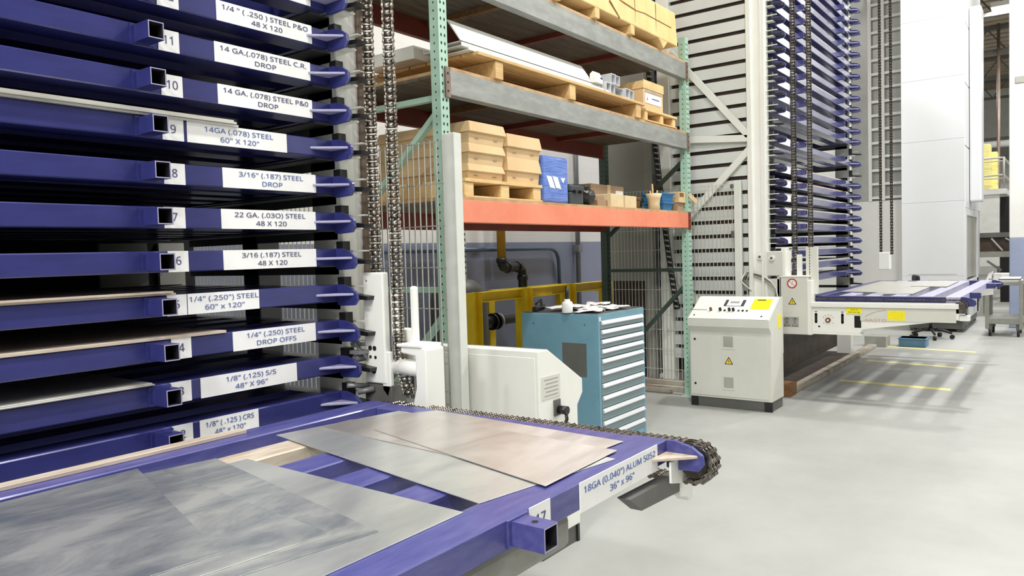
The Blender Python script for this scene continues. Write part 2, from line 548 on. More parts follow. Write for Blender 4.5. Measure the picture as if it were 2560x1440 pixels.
# end wall with the obscured window between the far tower and the white machine
o = MB().box(16.0, 16.15, 2.3, 3.5, 0, 2.36).box(16.0, 16.15, 3.5, 6.2, 0, CEIL).box(16.0, 16.15, 2.3, 3.5, 7.2, CEIL).build('wall_right', 'wall_white'); struct(o)
o = MB().box(16.06, 16.08, 2.3, 3.5, 2.36, 7.2).build('window_1', 'pane'); struct(o)
mb = MB()
z = 2.40
while z < 7.2:
    mb.box(15.99, 16.06, 2.3, 3.10, z, z + 0.048)
    z += 0.262
mb.box(15.98, 16.06, 2.86, 2.93, 2.36, 7.2).box(15.98, 16.06, 3.09, 3.15, 2.36, 7.2)
o = mb.build('trim_6', 'wall_white'); struct(o)
# building column, white above a blue grey dado
mb = MB().box(15.8, 16.4, 0.1, 0.86, 0, 1.57).box(15.8, 16.4, 0.1, 0.86, 1.57, CEIL, 1)
mb.box(15.78, 15.8, 0.1, 0.78, 4.22, 4.34, 2)
o = mb.build('column_1', ['blue_grey', 'wall_white', 'grey'], bevel=0.01); struct(o)
# floor markings in front of the far tower
for k, (x0, x1, y0, y1, w) in enumerate([(9.1, 8.99, 2.11, 1.0, 0.07), (10.81, 10.59, 2.18, 1.04, 0.06), (12.39, 12.18, 2.25, 1.05, 0.06)]):
    o = MB().add([(x0 - w, y0, .0015), (x0 + w, y0, .0015), (x1 + w, y1, .0015), (x1 - w, y1, .0015)], [(3, 2, 1, 0)]).build('floor_marking', 'tape')
    tag(o, ['yellow tape line on the floor nearest the control desk, below the far tray',
            'thin yellow tape line on the floor midway under the far tray',
            'yellow tape line on the floor farthest under the far tray'][k], 'floor tape')

# lamps, some added as fill: a housing with its diffuser and its own light
for i, (x, y) in enumerate(LAMP_XY):
    t = thing('high_bay_and_fill_light', None, 'ceiling light', (x, y, LAMP_Z), 0, 'high bay lights under the roof')
    t['label'] = 'white high bay light below the brown roof deck, in a set with added fill'
    MB().box(-0.33, 0.33, -0.22, 0.22, 0.0, 0.12).build('housing', 'white', t)
    MB().box(-0.30, 0.30, -0.18, 0.18, -0.012, 0.0).build('diffuser', 'lamp_glow', t)
    mb = MB().cyl((-0.25, 0, 0.12), (-0.25, 0, CEIL - LAMP_Z), 0.012, 6).cyl((0.25, 0, 0.12), (0.25, 0, CEIL - LAMP_Z), 0.012, 6)
    mb.build('hanger', 'dgrey', t)
    ld = bpy.data.lights.new('lamp_light', 'AREA')
    ld.shape = 'RECTANGLE'
    ld.size = 0.6
    ld.size_y = 0.36
    ld.energy = LAMP_POWER
    ld.color = (1.0, 0.99, 0.97)
    lo = bpy.data.objects.new('lamp_light', ld)
    COL.objects.link(lo)
    lo.parent = t
    lo.location = (0, 0, -0.03)


# ------------------------------------------------------------------ sheet trays
TL, TD, BH = 3.42, 1.32, 0.072       # tray length, depth, beam height
PITCH = 0.1497
def tray_parts(t, sx, single_slats=False, fork_far=True, worn='navy', top=None):
    """t: empty at the front top corner of the labelled end; sx=-1 when the tray runs to -X from there"""
    X = lambda d: sx * d
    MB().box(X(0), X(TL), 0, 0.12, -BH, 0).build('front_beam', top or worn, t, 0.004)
    MB().box(X(0), X(TL), 1.2, TD, -BH, 0).build('rear_beam', worn, t, 0.004)
    MB().box(X(0), X(0.09), 0.12, 1.2, -BH, -0.004).build('side_rail', worn, t, 0.003)
    MB().box(X(TL - 0.09), X(TL), 0.12, 1.2, -BH, -0.004).build('side_rail', worn, t, 0.003)
    ys = [0.24, 0.475, 0.71, 0.945]
    if single_slats:
        for y in ys:
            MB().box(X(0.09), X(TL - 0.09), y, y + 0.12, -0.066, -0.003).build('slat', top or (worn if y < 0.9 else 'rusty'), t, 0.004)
    else:
        mb = MB()
        for y in ys:
            mb.box(X(0.09), X(TL - 0.09), y, y + 0.12, -0.066, -0.003)
        mb.build('slat_deck', worn, t)
    for d in ((0.77, TL - 0.824) if fork_far else (0.77,)):
        mb = MB()
        x0, x1 = min(X(d), X(d + 0.054)), max(X(d), X(d + 0.054))
        mb.hollow(x0, x1, -0.092, 0.0, -0.064, -0.008, 0.004)
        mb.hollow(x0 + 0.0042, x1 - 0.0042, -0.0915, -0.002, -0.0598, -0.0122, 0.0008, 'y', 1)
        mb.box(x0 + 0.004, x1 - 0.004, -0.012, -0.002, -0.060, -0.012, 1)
        mb.box(x0 - 0.012, x1 + 0.012, -0.006, 0, -0.068, -0.004)
        mb.hollow(x0 + 0.0008, x1 - 0.0008, -0.0926, -0.0915, -0.0632, -0.0088, 0.0032, 'y', 2)
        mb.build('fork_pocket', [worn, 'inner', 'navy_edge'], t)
    for d, s in ((0.0, 1), (TL, -1)):
        mb = MB()
        prof = [(-0.0005, 0.0), (-0.03, 0.0), (-0.085, -0.014), (-0.118, -0.036), (-0.122, -0.066), (-0.105, -0.086), (-0.02, -0.09), (-0.0005, -0.085)]
        mb.prism(prof, X(d) , X(d + s * 0.014), 'x')
        g = [(X(d + s * 0.014), 0.0), (X(d + s * 0.125), 0.0), (X(d + s * 0.10), -0.02), (X(d + s * 0.014), -0.105)]
        mb.prism(g, -0.046, -0.036, 'z', 1)
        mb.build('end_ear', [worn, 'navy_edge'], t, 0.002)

def plates(t, sx, number, d0, d1, txt, l0, l1, h=0.072, tx=None, inkm='ink'):
    X = lambda d: sx * d
    if number is not None:
        p = MB().box(X(d0), X(d1), -0.0035, -0.0005, -h, 0.0).build('number_plate', 'paper', t)
        if number:
            text(number, p, ((X(d0) + X(d1)) / 2, -0.0045, -h * 0.48), FACE_MY, 0.058, None, 'ink_dark')
    p = MB().box(X(l0), X(l1), -0.0035, -0.0005, -h, 0.0).build('size_label', 'paper', t)
    if txt:
        w = abs(l1 - l0) * (tx or 0.8)
        text(txt, p, ((X(l0) + X(l1)) / 2, -0.0045, -h * 0.5), FACE_MY, 0.036, w, inkm, ls=0.86)
    return p

TR = 2.125                            # right end of the near tower's trays
TY = 2.47                             # front face of the trays in both towers
def ztop(n): return 1.145 + PITCH * (n - 3)
near_txt = {
    2: ('2', 1.354, 1.428, '1/8" ( .125 ) CRS\n48" x 120"', 1.455, 1.692, .82, 'ink'),
    3: ('3', 1.355, 1.430, '1/8" (.125) S/S\n48" X 96"', 1.465, 1.874, .52, 'ink'),
    4: ('4', 1.365, 1.437, '1/4" (.250) STEEL\nDROP OFFS', 1.600, 1.974, .70, 'ink'),
    5: ('5', 1.357, 1.428, '1/4" (.250") STEEL\n60" x 120"', 1.432, 1.717, .97, 'ink'),
    6: ('6', 1.369, 1.442, '3/16 (.187) STEEL\n48 X 120', 1.577, 1.992, .64, 'ink_dark'),
    7: ('7', 1.362, 1.438, '22 GA. (.03O) STEEL\n48 X 120', 1.576, 1.997, .75, 'ink_dark'),
    8: ('8', 1.369, 1.445, '3/16" (.187) STEEL\nDROP', 1.589, 2.005, .69, 'ink'),
    9: ('9', 1.371, 1.447, '14GA (.078) STEEL\n60" X 120"', 1.460, 1.872, .69, 'ink'),
    10: ('10', 1.375, 1.451, '14 GA. (.078) STEEL P&0\nDROP', 1.585, 2.002, .90, 'ink_dark'),
    11: ('11', 1.372, 1.446, '14 GA.(.078) STEEL C.R.\nDROP', 1.579, 2.000, .90, 'ink_dark'),
    12: ('12', 1.374, 1.451, '1/4 " ( .250 ) STEEL P&O\n48 X 120', 1.594, 2.015, .90, 'ink_dark'),
    13: ('13', 1.374, 1.451, None, 1.594, 2.015, .9, 'ink'),
    14: ('14', 1.374, 1.451, None, 1.594, 2.015, .9, 'ink')}
proto = None
for n in range(2, 15):
    num, a, b, tx, l0, l1, fr, im = near_txt[n]
    if proto is None:
        proto = thing('sheet_tray', '', 'sheet tray', (TR, TY, ztop(n)), 0, 'numbered trays in the near storage tower')
        tray_parts(proto, -1)
        bare = proto
        t = copy_tree(bare)
        t.location = (TR, TY, ztop(n))
    else:
        t = copy_tree(bare)
        t.location = (TR, TY, ztop(n))
    a, b, l0, l1 = (v * 1.008 for v in (a, b, l0, l1))
    plates(t, -1, num, TR - a, TR - b, tx, TR - l0, TR - l1, tx=fr, inkm=im)
    if tx:
        t['label'] = 'navy tray with number plate %s and white label reading %s' % (num, tx.split('\n')[0].replace('( ', '(').replace(' )', ')').replace(' "', '"'))
    else:
        t['label'] = ('navy steel tray just above number 12, cut off by the top of the photo' if n == 13 else
                      'navy steel tray second above number 12, at the top of the near tower')
for ch in list(bare.children):
    bpy.data.objects.remove(ch)
bpy.data.objects.remove(bare)

# tray 17, drawn out on the lift in the foreground
t17 = thing('sheet_tray', 'navy tray numbered 17 drawn out of the near tower, carrying loose aluminium sheets', 'sheet tray', (2.15, 1.005, 0.963))
tray_parts(t17, -1, True, True, 'navy_worn')
plates(t17, -1, '17', 2.15 - 1.40, 2.15 - 1.485, '18GA (0.040") ALUM 5052\n36" x 96"', 2.15 - 1.622, 2.15 - 2.07, h=0.078, tx=.92)

for ch in t17.children:
    if ch.name.startswith('end_ear'):
        ch.data.materials[1] = M['rusty']
    if ch.name.startswith('fork_pocket'):
        xs = [v.co.x for v in ch.data.vertices]
        MB().cyl(((min(xs) + max(xs)) / 2, -0.05, -0.0082), ((min(xs) + max(xs)) / 2, -0.05, -0.0074), 0.008, 14).build('pin_hole', 'void', ch)

def sheet(pts, z, th, m, label, group, cat='metal sheet', name='metal_sheet'):
    cx = sum(p[0] for p in pts) / len(pts)
    cy = sum(p[1] for p in pts) / len(pts)
    mb = MB().prism([(p[0] - cx, p[1] - cy) for p in pts], 0, th, 'z')
    o = mb.build(name, [m], None, 0.0004, loc=(cx, cy, z))
    return tag(o, label, cat, group)
ZT = 0.9635
G1 = 'aluminium sheets loose on tray 17'
sheet([(-0.9, 1.10), (1.293, 1.112), (1.312, 1.965), (-0.9, 1.945)], ZT, 0.003, 'alum_b', 'lowest large aluminium sheet of the near pile, its long front edge along the tray beam', G1)
sheet([(-0.6, 1.49), (1.10, 1.185), (1.262, 2.045), (-0.45, 2.34)], ZT + 0.0032, 0.002, 'alum_a', 'turned aluminium sheet second in the near pile, corner showing above the slats', G1)
sheet([(-0.6, 1.47), (1.035, 1.262), (1.10, 2.05), (-0.5, 2.25)], ZT + 0.0054, 0.002, 'alum_a', 'turned aluminium sheet just under the scuffed top sheet of the near pile', G1)
sheet([(-0.9, 1.52), (0.84, 1.36), (1.07, 2.13), (-0.9, 2.13)], ZT + 0.0076, 0.002, 'alum_a', 'topmost scuffed aluminium sheet of the near pile, dull and scratched', G1)
sheet([(1.36, 1.12), (1.86, 1.03), (2.04, 2.06), (1.55, 2.15)], ZT, 0.002, 'alum_b', 'lowest aluminium sheet of the far pile, its pointed corner hanging over the slats', G1)
sheet([(1.62, 1.13), (2.04, 1.10), (2.11, 1.93), (1.83, 2.10), (1.70, 2.10)], ZT + 0.0022, 0.002, 'alum_c', 'brownish aluminium sheet of the far pile lying nearest the chain', G1)
sheet([(1.54, 1.052), (1.93, 1.062), (2.0, 1.88), (1.76, 1.90)], ZT + 0.0044, 0.002, 'alum_c', 'topmost aluminium sheet of the far pile, overhanging the front beam', G1)
tag(MB().box(-0.9, 1.52, 2.27, 2.315, 0, 0.012).build('steel_strip', 'rusty', None, 0.001, loc=(0, 0, ZT)),
    'rust-dusted flat steel strip lying along the rear beam of tray 17', 'steel strip')

# stacks of sheets lying in the near tower
def stack(n, x1, count, th, y0, m, word, x0=-1.2, over=0.01):
    z = ztop(n) + 0.0005
    for k in range(count):
        dx = random.uniform(-0.015, 0.0) * k
        sheet([(x0, y0 - over * (k % 2)), (x1 + dx, y0 - over * (k % 2)), (x1 + dx, TY + 1.25), (x0, TY + 1.25)], z, th, m,
              '%s steel sheet in the stack on tray number %d' % (('lowest ' if k == 0 else 'topmost ' if k == count - 1 else 'middle ') + word if count > 1 else word + ' single', n),
              'steel sheets on the numbered trays')
        z += th + 0.0006
stack(9, 1.67, 3, 0.0075, TY - 0.012, 'steel_edge', 'pale')
stack(5, 1.40, 2, 0.006, TY - 0.006, 'rusty', 'rust-dusted')
stack(4, 1.585, 1, 0.0095, TY - 0.006, 'rusty', 'rust-edged')
stack(3, 1.31, 3, 0.003, TY - 0.004, 'steel_edge', 'bright')

# trays in the far tower
FL = 7.93                             # labelled end of the far trays
def fz(k): return 1.197 + PITCH * k
far_bare = thing('sheet_tray', '', 'sheet tray', (FL, TY - 0.02, fz(0)), 0, 'trays in the far storage tower')
tray_parts(far_bare, 1, worn='navy_gloss_lit')
plates(far_bare, 1, '', 0.675, 0.75, None, 0.12, 0.53)
ords = ['lowest', 'second', 'third', 'fourth', 'fifth', 'sixth', 'seventh', 'eighth', 'ninth', None, '', None,
        'first', 'second', 'third', 'fourth', 'fifth', 'sixth', 'seventh', 'eighth', 'ninth', 'tenth', 'eleventh', 'twelfth', 'thirteenth', 'fourteenth', 'fifteenth']
first = True
for k in range(27):
    if k in (9, 11):
        continue
    t = far_bare if first else copy_tree(far_bare)
    first = False
    t.location = (FL, TY - 0.02, fz(k))
    if k == 0:
        t['label'] = 'lowest navy tray in the far tower, just behind the tray on the lift'
    elif k < 9:
        t['label'] = '%s navy tray from the bottom of the far tower, below its two gaps' % ords[k]
    elif k == 10:
        t['label'] = 'lone navy tray in the far tower between two empty slots'
    else:
        t['label'] = '%s navy tray above the upper empty slot of the far tower' % ords[k]
for k, (ln, m2, nm) in {1: (3.3, 'steel_edge', 'first'), 2: (3.1, 'alum_b', 'second'), 4: (3.2, 'steel_edge', 'third'), 5: (3.3, 'steel_edge', 'fourth'), 6: (3.1, 'alum_b', 'fifth'),
                        7: (3.25, 'rusty', 'sixth'), 8: (3.2, 'steel_edge', 'seventh'), 15: (3.1, 'alum_b', 'eighth'), 19: (3.15, 'alum_b', 'ninth')}.items():
    for q in range(2):
        sheet([(FL + 0.35 + 0.02 * q, TY - 0.015 + 0.01 * q), (FL + ln, TY - 0.015 + 0.01 * q), (FL + ln, TY + 1.2), (FL + 0.35, TY + 1.2)], fz(k) + 0.0005 + q * 0.0095, 0.009, m2,
              '%s pale metal sheet on the %s loaded tray from the bottom of the far tower' % (('lower', 'upper')[q], nm), 'sheets on the far tower trays')

# tray on the far lift, glare painted on its slats and front beam
t2 = thing('sheet_tray', 'navy tray with painted glare drawn out on the far lift, level with its white arm', 'sheet tray', (FL, 0.80, 1.04))
tray_parts(t2, 1, True, True, 'navy', 'tray_glare')
G2 = 'pale sheets on the far lift tray'
for k, (p, lab) in enumerate([
    ([(8.35, 1.25), (10.4, 1.28), (10.4, 1.62), (8.3, 1.6)], 'narrow pale metal sheet lying on the far lift tray, nearest the aisle'),
    ([(8.5, 1.5), (10.9, 1.45), (11.0, 2.02), (8.6, 1.98)], 'wide pale metal sheet lying on the far lift tray towards the tower'),
    ([(9.6, 1.1), (11.0, 1.12), (11.0, 1.5), (9.7, 1.48)], 'short pale metal sheet at the far end of the far lift tray')]):
    sheet(p, 1.0405 + k * 0.0024, 0.002, 'steel_edge', lab, G2)

# ------------------------------------------------------------------ storage towers
def tower(label, xe, sx, zmax, zlow):
    """xe: labelled end of the trays; sx: direction in which the trays run"""
    t = thing('storage_tower', label, 'storage tower', (xe, TY, 0))
    X = lambda d: sx * d
    for d0, d1 in ((-0.17, -0.045), (TL + 0.045, TL + 0.17)):
        MB().box(X(d0), X(d1), 0.02, 0.21, 0, zmax).build('column', 'white', t, 0.004)
        MB().box(X(d0), X(d1), 1.06 if sx > 0 else 0.62, 1.2 if sx > 0 else 0.74, 0, zmax).build('column', 'white' if sx > 0 else 'black', t, 0.004)  # near rear columns coloured black, standing for their shaded side
    # ladder of tray catches on the inner faces of the front columns
    for d, s in ((-0.045, 1), (TL + 0.045, -1)):
        mb = MB()
        z = zlow - PITCH - 0.07
        while z < zmax - 0.1:
            mb.box(X(d - s * 0.055), X(d + s * 0.035), -0.05, 0.02, z, z + 0.006)
            mb.box(X(d - s * 0.055), X(d - s * 0.03), -0.085, 0.02, z + 0.055, z + 0.061, 0)
            mb.box(X(d - s * 0.005), X(d + s * 0.035), -0.02, 0.02, z + 0.006, z + 0.10, 1)
            mb.prism([(-0.135, z + 0.018), (-0.02, z + 0.03), (-0.02, z + 0.008), (-0.13, z + 0.002)], X(d - s * 0.03), X(d + s * 0.015), 'x', 1)
            z += PITCH
        mb.build('tray_catch_rail', ['white', 'black', 'dgrey'], t)
        # side support angles the trays slide on
        mb = MB()
        z = zlow - BH + 0.0015
        while z < zmax - 0.1:
            mb.box(X(d - s * 0.005), X(d + s * 0.10), 0.05, 1.2, z - 0.006, z - 0.002)
            mb.box(X(d - s * 0.005), X(d), 0.05, 1.2, z - 0.04, z - 0.002)
            z += PITCH
        mb.build('slide_rail', 'dgrey', t)
    MB().box(X(-0.16), X(TL + 0.16), 1.10, 1.16, zmax - 0.2, zmax).build('cross_member', 'white', t)
    MB().box(X(-0.16), X(TL + 0.16), 0.05, 0.17, zmax - 0.2, zmax).build('cross_member', 'white', t)
    MB().box(X(-0.16), X(TL + 0.16), 0.21, 0.31, 0.16, 0.36).box(X(-0.16), X(TL + 0.16), 0.21, 0.24, 0.10, 0.16).build('base_beam', 'rust_dark', t, 0.004)
    MB().box(X(-0.16), X(TL + 0.16), 1.08, 1.16, 0.16, 0.36).build('base_beam', 'rust_dark', t, 0.004)
    return t, X
NT, NX = tower('near white storage tower stacked with numbered navy trays under white labels', TR, -1, 4.6, ztop(2))
FT, FX = tower('tall far storage tower with louvred grey side and navy trays', FL, 1, 5.9, fz(-2))
# near tower: worn guide rail beside its column
MB().box(0.16, 0.205, 0.0, 0.11, 0, 4.6).box(0.16, 0.175, -0.03, 0.0, 0, 4.6).build('guide_rail', 'guide', NT, 0.002)
MB().box(-TL - 0.1, 0.17, 1.37, 1.40, 0.3, 4.6).build('rear_shade_sheet', 'void', NT)  # added black sheet stands for the shade behind the tray gaps
MB().box(-TL - 0.1, -TL - 0.08, 0.2, 1.37, 0.3, 4.6).build('side_shade_sheet', 'void', NT)  # added black end sheet keeps the tray gaps dark
MB().box(-0.34, -0.10, 1.345, 1.368, 1.42, 1.66).build('rear_panel', 'grey', NT)
MB().box(-0.04, 0.10, 1.345, 1.368, 1.40, 1.66).build('rear_panel', 'grey', NT)
# far tower: side sheets, braces, guide, rear cladding
mb = MB()
mb.box(-0.215, -0.205, 0.04, 0.06, 0, 5.9).box(-0.215, -0.17, 0.15, 0.19, 0, 5.9)
mb.build('guide_rail', 'white', FT)
for k in range(-6, 31):
    z = fz(k) + 0.046
    if z > 5.8: break
    MB().box(-0.115, -0.100, 0.205, 1.07, z, z + 0.110).box(-0.10, -0.07, 0.205, 1.07, z + 0.106, z + 0.110).build('side_sheet', 'louver', FT)
MB().box(-0.075, -0.07, 0.205, 1.10, 0.4, 5.8).build('inner_side_lining', 'rust_dark', FT)
for p, q in (((3.52, 3.69), (2.66, 2.69)), ((2.64, 2.57), (3.47, 1.76)), ((3.50, 2.735), (2.66, 2.665)), ((3.50, 4.70), (2.66, 5.70)), ((3.50, 4.42), (2.60, 5.55)), ((3.50, 4.66), (2.66, 4.70)), ((3.62, 1.43), (3.20, 0.9))):
    MB().bar((-0.15, p[0] - TY, p[1]), (-0.15, q[0] - TY, q[1]), 0.07, 0.045, ref=(1, 0, 0)).build('brace', 'white', FT, 0.002)
MB().box(-0.15, -0.05, 1.29, 1.39, 0, 5.9).build('rear_post', 'grey', FT, 0.003)
MB().box(-0.13, -0.11, 1.39, 1.93, 1.2, 5.9).box(-0.11, 0.3, 1.39, 1.41, 0.1, 5.9).build('rear_cladding', 'cladding', FT)
MB().box(-0.11, -0.09, 1.40, 1.83, 0.1, 1.2).build('rear_cladding', 'rust_dark', FT)
MB().box(0.0, TL + 0.16, 0.215, 0.235, 0.36, 0.64).build('added_dark_sheet', 'rust_dark', FT)  # dark sheet added to darken the view beneath, hiding bright floor
MB().box(0.08, TL + 0.2, -0.02, 1.5, 0.0015, 0.004).build('pit_floor', 'rust_dark', FT)
# sill of the pit edge in front of the far tower
tag(MB().box(8.0, 12.2, 2.31, 2.43, 0.0, 0.05).build('sill_beam', 'concrete_curb', None, 0.006), 'pale dusty sill beam on the floor along the foot of the far tower', 'beam')
tag(MB().box(7.86, 8.08, 2.30, 2.44, 0.0, 0.13).build('timber_block', 'pine_dark', None, 0.006), 'brown timber block on the floor behind the control desk under the far lift', 'timber block')
tag(MB().box(12.3, 12.6, 2.2, 2.5, 0.0, 0.16).build('timber_block', 'grey', None, 0.006), 'grey block on the floor at the far end of the sill beam', 'timber block')

# ------------------------------------------------------------------ lifts
# far lift: the white arm that carries the far tray
L2 = thing('tray_lift', 'white tray lift with tapered arm, warning signs and yellow stickers at far tower', 'tray lift', (7.78, 0, 0))
MB().prism([(2.06, 0.69), (2.06, 0.985), (0.80, 0.985), (0.80, 0.845), (1.10, 0.80), (1.60, 0.73), (1.62, 0.69)], 0.0, 0.03, 'x').build('arm_plate', 'white', L2, 0.002)
MB().box(-0.035, 0.11, 0.80, 2.06, 0.955, 0.985).box(-0.035, -0.028, 0.80, 2.06, 0.942, 0.955).box(-0.02, 0.10, 1.6, 2.06, 0.672, 0.69).build('arm_flange', 'white', L2, 0.002)
MB().box(-0.012, 0.0, 0.82, 1.615, 0.815, 0.955).build('arm_cover', 'greige', L2, 0.001)
MB().prism([(2.065, 0.66), (2.36, 0.66), (2.36, 1.24), (2.11, 1.24), (2.065, 1.10)], -0.01, 0.12, 'x').build('lift_housing', 'greige', L2, 0.004)
MB().box(-0.015, 0.13, 2.06, 2.10, 0.66, 1.2).box(-0.02, 0.13, 2.09, 2.37, 1.235, 1.25).build('housing_edge', 'white', L2, 0.002)
MB().box(-0.02, 0.14, 2.33, 2.64, 1.25, 1.50).box(0.0, 0.14, 2.37, 2.40, 0.66, 1.25).build('drive_box', 'greige', L2, 0.005)
mb = MB().box(-0.015, 0.13, 2.31, 2.35, 1.25, 1.53)
mb.build('drive_box_edge', 'white', L2, 0.003)
for y, z in ((2.555, 1.445), (2.437, 1.43)):
    b = MB().cyl((-0.05, y, z), (-0.02, y, z), 0.028, 18).build('gland', 'white', L2)
    MB().cyl((-0.056, y, z), (-0.049, y, z), 0.013, 12).build('gland_plug', 'dgrey', b)
MB().box(0.03, 0.06, 2.27, 2.32, 1.24, 1.50).build('guide_bar', 'white', L2, 0.002)
MB().box(0.03, 0.09, 2.17, 2.21, 1.24, 1.46).build('guide_bar', 'white', L2, 0.002)
MB().box(0.10, 0.15, 2.03, 2.14, 1.06, 1.53).build('guide_bar', 'greige', L2, 0.002)
# prohibition sign, warning triangle, pictogram plate
s = MB().cyl((-0.013, 2.246, 1.172), (-0.0105, 2.246, 1.172), 0.036, 28).build('prohibition_sign', 'paper', L2)
mb = MB()
for i in range(28):
    a0, a1 = 2 * math.pi * i / 28, 2 * math.pi * (i + 1) / 28
    q = [(2.246 + math.cos(a) * r, 1.172 + math.sin(a) * r) for r, a in ((0.049, a0), (0.049, a1), (0.039, a1), (0.039, a0))]
    mb.prism(q, -0.0145, -0.0105, 'x')
mb.bar((-0.0135, 2.276, 1.20), (-0.0135, 2.216, 1.144), 0.002, 0.008, ref=(1, 0, 0))
mb.build('red_ring', 'red_ink', s)
mb = MB().bar((-0.0138, 2.25, 1.165), (-0.0138, 2.236, 1.183), 0.001, 0.012, ref=(1, 0, 0)).bar((-0.0138, 2.25, 1.165), (-0.0138, 2.256, 1.15), 0.001, 0.01, ref=(1, 0, 0)).cyl((-0.0142, 2.238, 1.19), (-0.0135, 2.238, 1.19), 0.006, 10)
mb.build('figure_mark', 'pink_ink', s)
def warn_triangle(par, x, y, z, sz, thick=0.001):
    o = MB().prism([(y - sz, z - sz * 0.75), (y + sz, z - sz * 0.75), (y, z + sz)], x - thick, x, 'x').build('warning_sign', 'ink_black', par)
    k = 0.72
    MB().prism([(y - sz * k, z - sz * 0.6), (y + sz * k, z - sz * 0.6), (y, z + sz * 0.68)], x - thick * 2, x - thick, 'x').build('sign_face', 'yellow', o)
    MB().prism([(y - 0.02 * sz, z + sz * .35), (y + sz * .16, z - sz * .05), (y + sz * 0.02, z - sz * .05), (y + 0.04 * sz, z - sz * .5), (y - sz * .16, z - sz * 0.02), (y - sz * .03, z)], x - thick * 3, x - thick * 2, 'x').build('bolt_mark', 'ink_black', o)
warn_triangle(L2, -0.0105, 2.246, 0.99, 0.04)
p = MB().box(-0.0125, -0.0105, 2.185, 2.335, 0.735, 0.835).build('pictogram_plate', 'grey', L2)
mb = MB()
for cy in (2.30, 2.222):
    mb.bar((-0.0132, cy - 0.025, 0.75), (-0.0132, cy + 0.025, 0.82), 0.001, 0.007, ref=(1, 0, 0)).bar((-0.0132, cy + 0.025, 0.75), (-0.0132, cy - 0.025, 0.82), 0.001, 0.007, ref=(1, 0, 0))
    mb.cyl((-0.0135, cy, 0.818), (-0.013, cy, 0.818), 0.008, 10)
    mb.box(-0.0135, -0.013, cy - 0.03, cy + 0.03, 0.742, 0.746)
mb.build('pictogram', 'ink_black', p)
for y in (2.022, 1.777):
    mb = MB().box(-0.002, 0.0, y - 0.012, y + 0.012, 0.79, 0.868).cyl((-0.002, y, 0.79), (0, y, 0.79), 0.012, 12).cyl((-0.002, y, 0.868), (0, y, 0.868), 0.012, 12).box(-0.002, 0, y - 0.012, y + 0.012, 0.89, 0.896)
    mb.build('slot', 'void', L2)
MB().cyl((-0.002, 1.993, 0.747), (0, 1.993, 0.747), 0.009, 12).build('drilled_hole', 'void', L2)
MB().box(-0.002, 0, 1.609, 1.669, 0.745, 0.86).build('opening', 'void', L2)
k = MB().cyl((-0.018, 1.908, 0.812), (0, 1.908, 0.812), 0.024, 18).build('rotary_knob', 'copper', L2)
MB().cyl((-0.022, 1.908, 0.812), (-0.018, 1.908, 0.812), 0.010, 12).build('knob_cap', 'paper', k)
mb = MB()
for a in (150, 120, 90, 60, 30, 215, 325):
    mb.cyl((-0.002, 1.908 + math.cos(R(a)) * 0.052, 0.812 + math.sin(R(a)) * 0.052), (0, 1.908 + math.cos(R(a)) * 0.052, 0.812 + math.sin(R(a)) * 0.052), 0.005, 8)
mb.build('bolt', 'grey', L2)
p = MB().box(-0.0135, -0.0005, 1.60, 1.738, 0.88, 0.937).build('load_sticker', 'sticker', L2)
text('2,5 t\n5514 lb', p, (-0.0145, 1.669, 0.907), FACE_MX, 0.026, 0.10, 'ink_black', ls=0.95)
p = MB().box(-0.0135, -0.012, 1.23, 1.375, 0.826, 0.918).build('yellow_sticker', 'sticker', L2)
mb = MB()
for q in range(5):
    mb.box(-0.0142, -0.0135, 1.245, 1.36 - 0.02 * (q % 2), 0.84 + q * 0.015, 0.843 + q * 0.015)
mb.build('small_print', 'yellow', p)
text('KASTO', L2, (-0.0135, 1.480, 0.823), FACE_MX, 0.048, 0.185, 'pink_ink')
mb = MB()
pts = [(-0.0135, 1.57 - 0.18 * (i / 14.0), 0.855 + 0.062 * (1 - (1 - i / 14.0) ** 2)) for i in range(15)]
mb.tube(pts, 0.0022, 6)
mb.build('swoosh_mark', 'pink_ink', L2)
MB().box(-0.004, 0, 0.93, 1.07, 0.862, 0.872).build('slot', 'grey', L2)
# sprocket nose at the arm's end
mb = MB().cyl((0.03, 0.80, 0.955), (0.09, 0.80, 0.955), 0.045, 20).box(0.0, 0.12, 0.74, 0.86, 0.90, 0.94)
mb.build('sprocket', 'chain_dark', L2)
MB().box(0.03, 0.12, 0.72, 0.80, 0.83, 0.88).build('end_stop', 'white', L2, 0.004)
# hoses and lower frame behind the desk
for k in range(3):
    pts = [(-0.03 - 0.02 * k, 2.64, 1.10), (-0.05 - 0.02 * k, 2.70 + .02 * k, 1.20), (-0.05, 2.66 + .02 * k, 1.27 + 0.015 * k), (-0.05, 2.54, 1.225 + 0.02 * k), (-0.05, 2.44, 1.17 + 0.01 * k), (-0.04, 2.40, 1.12), (-0.03, 2.42 - 0.03 * k, 0.92)]
    fine = []
    for i in range(len(pts) - 1):
        for f in (0, 0.5):
            fine.append(tuple(a + (b - a) * f for a, b in zip(pts[i], pts[i + 1])))
    MB().tube(fine + [pts[-1]], 0.008, 8).build('hose', ['grey', 'dgrey', 'wire'][k], L2)
MB().hollow(-0.03, 0.06, 2.62, 2.70, 1.04, 1.12, 0.008, 'x').build('bracket_tube', 'white', L2, 0.001)
MB().box(0.0, 0.10, 2.37, 2.62, 0.45, 1.22).build('lower_frame', 'greige', L2, 0.004)
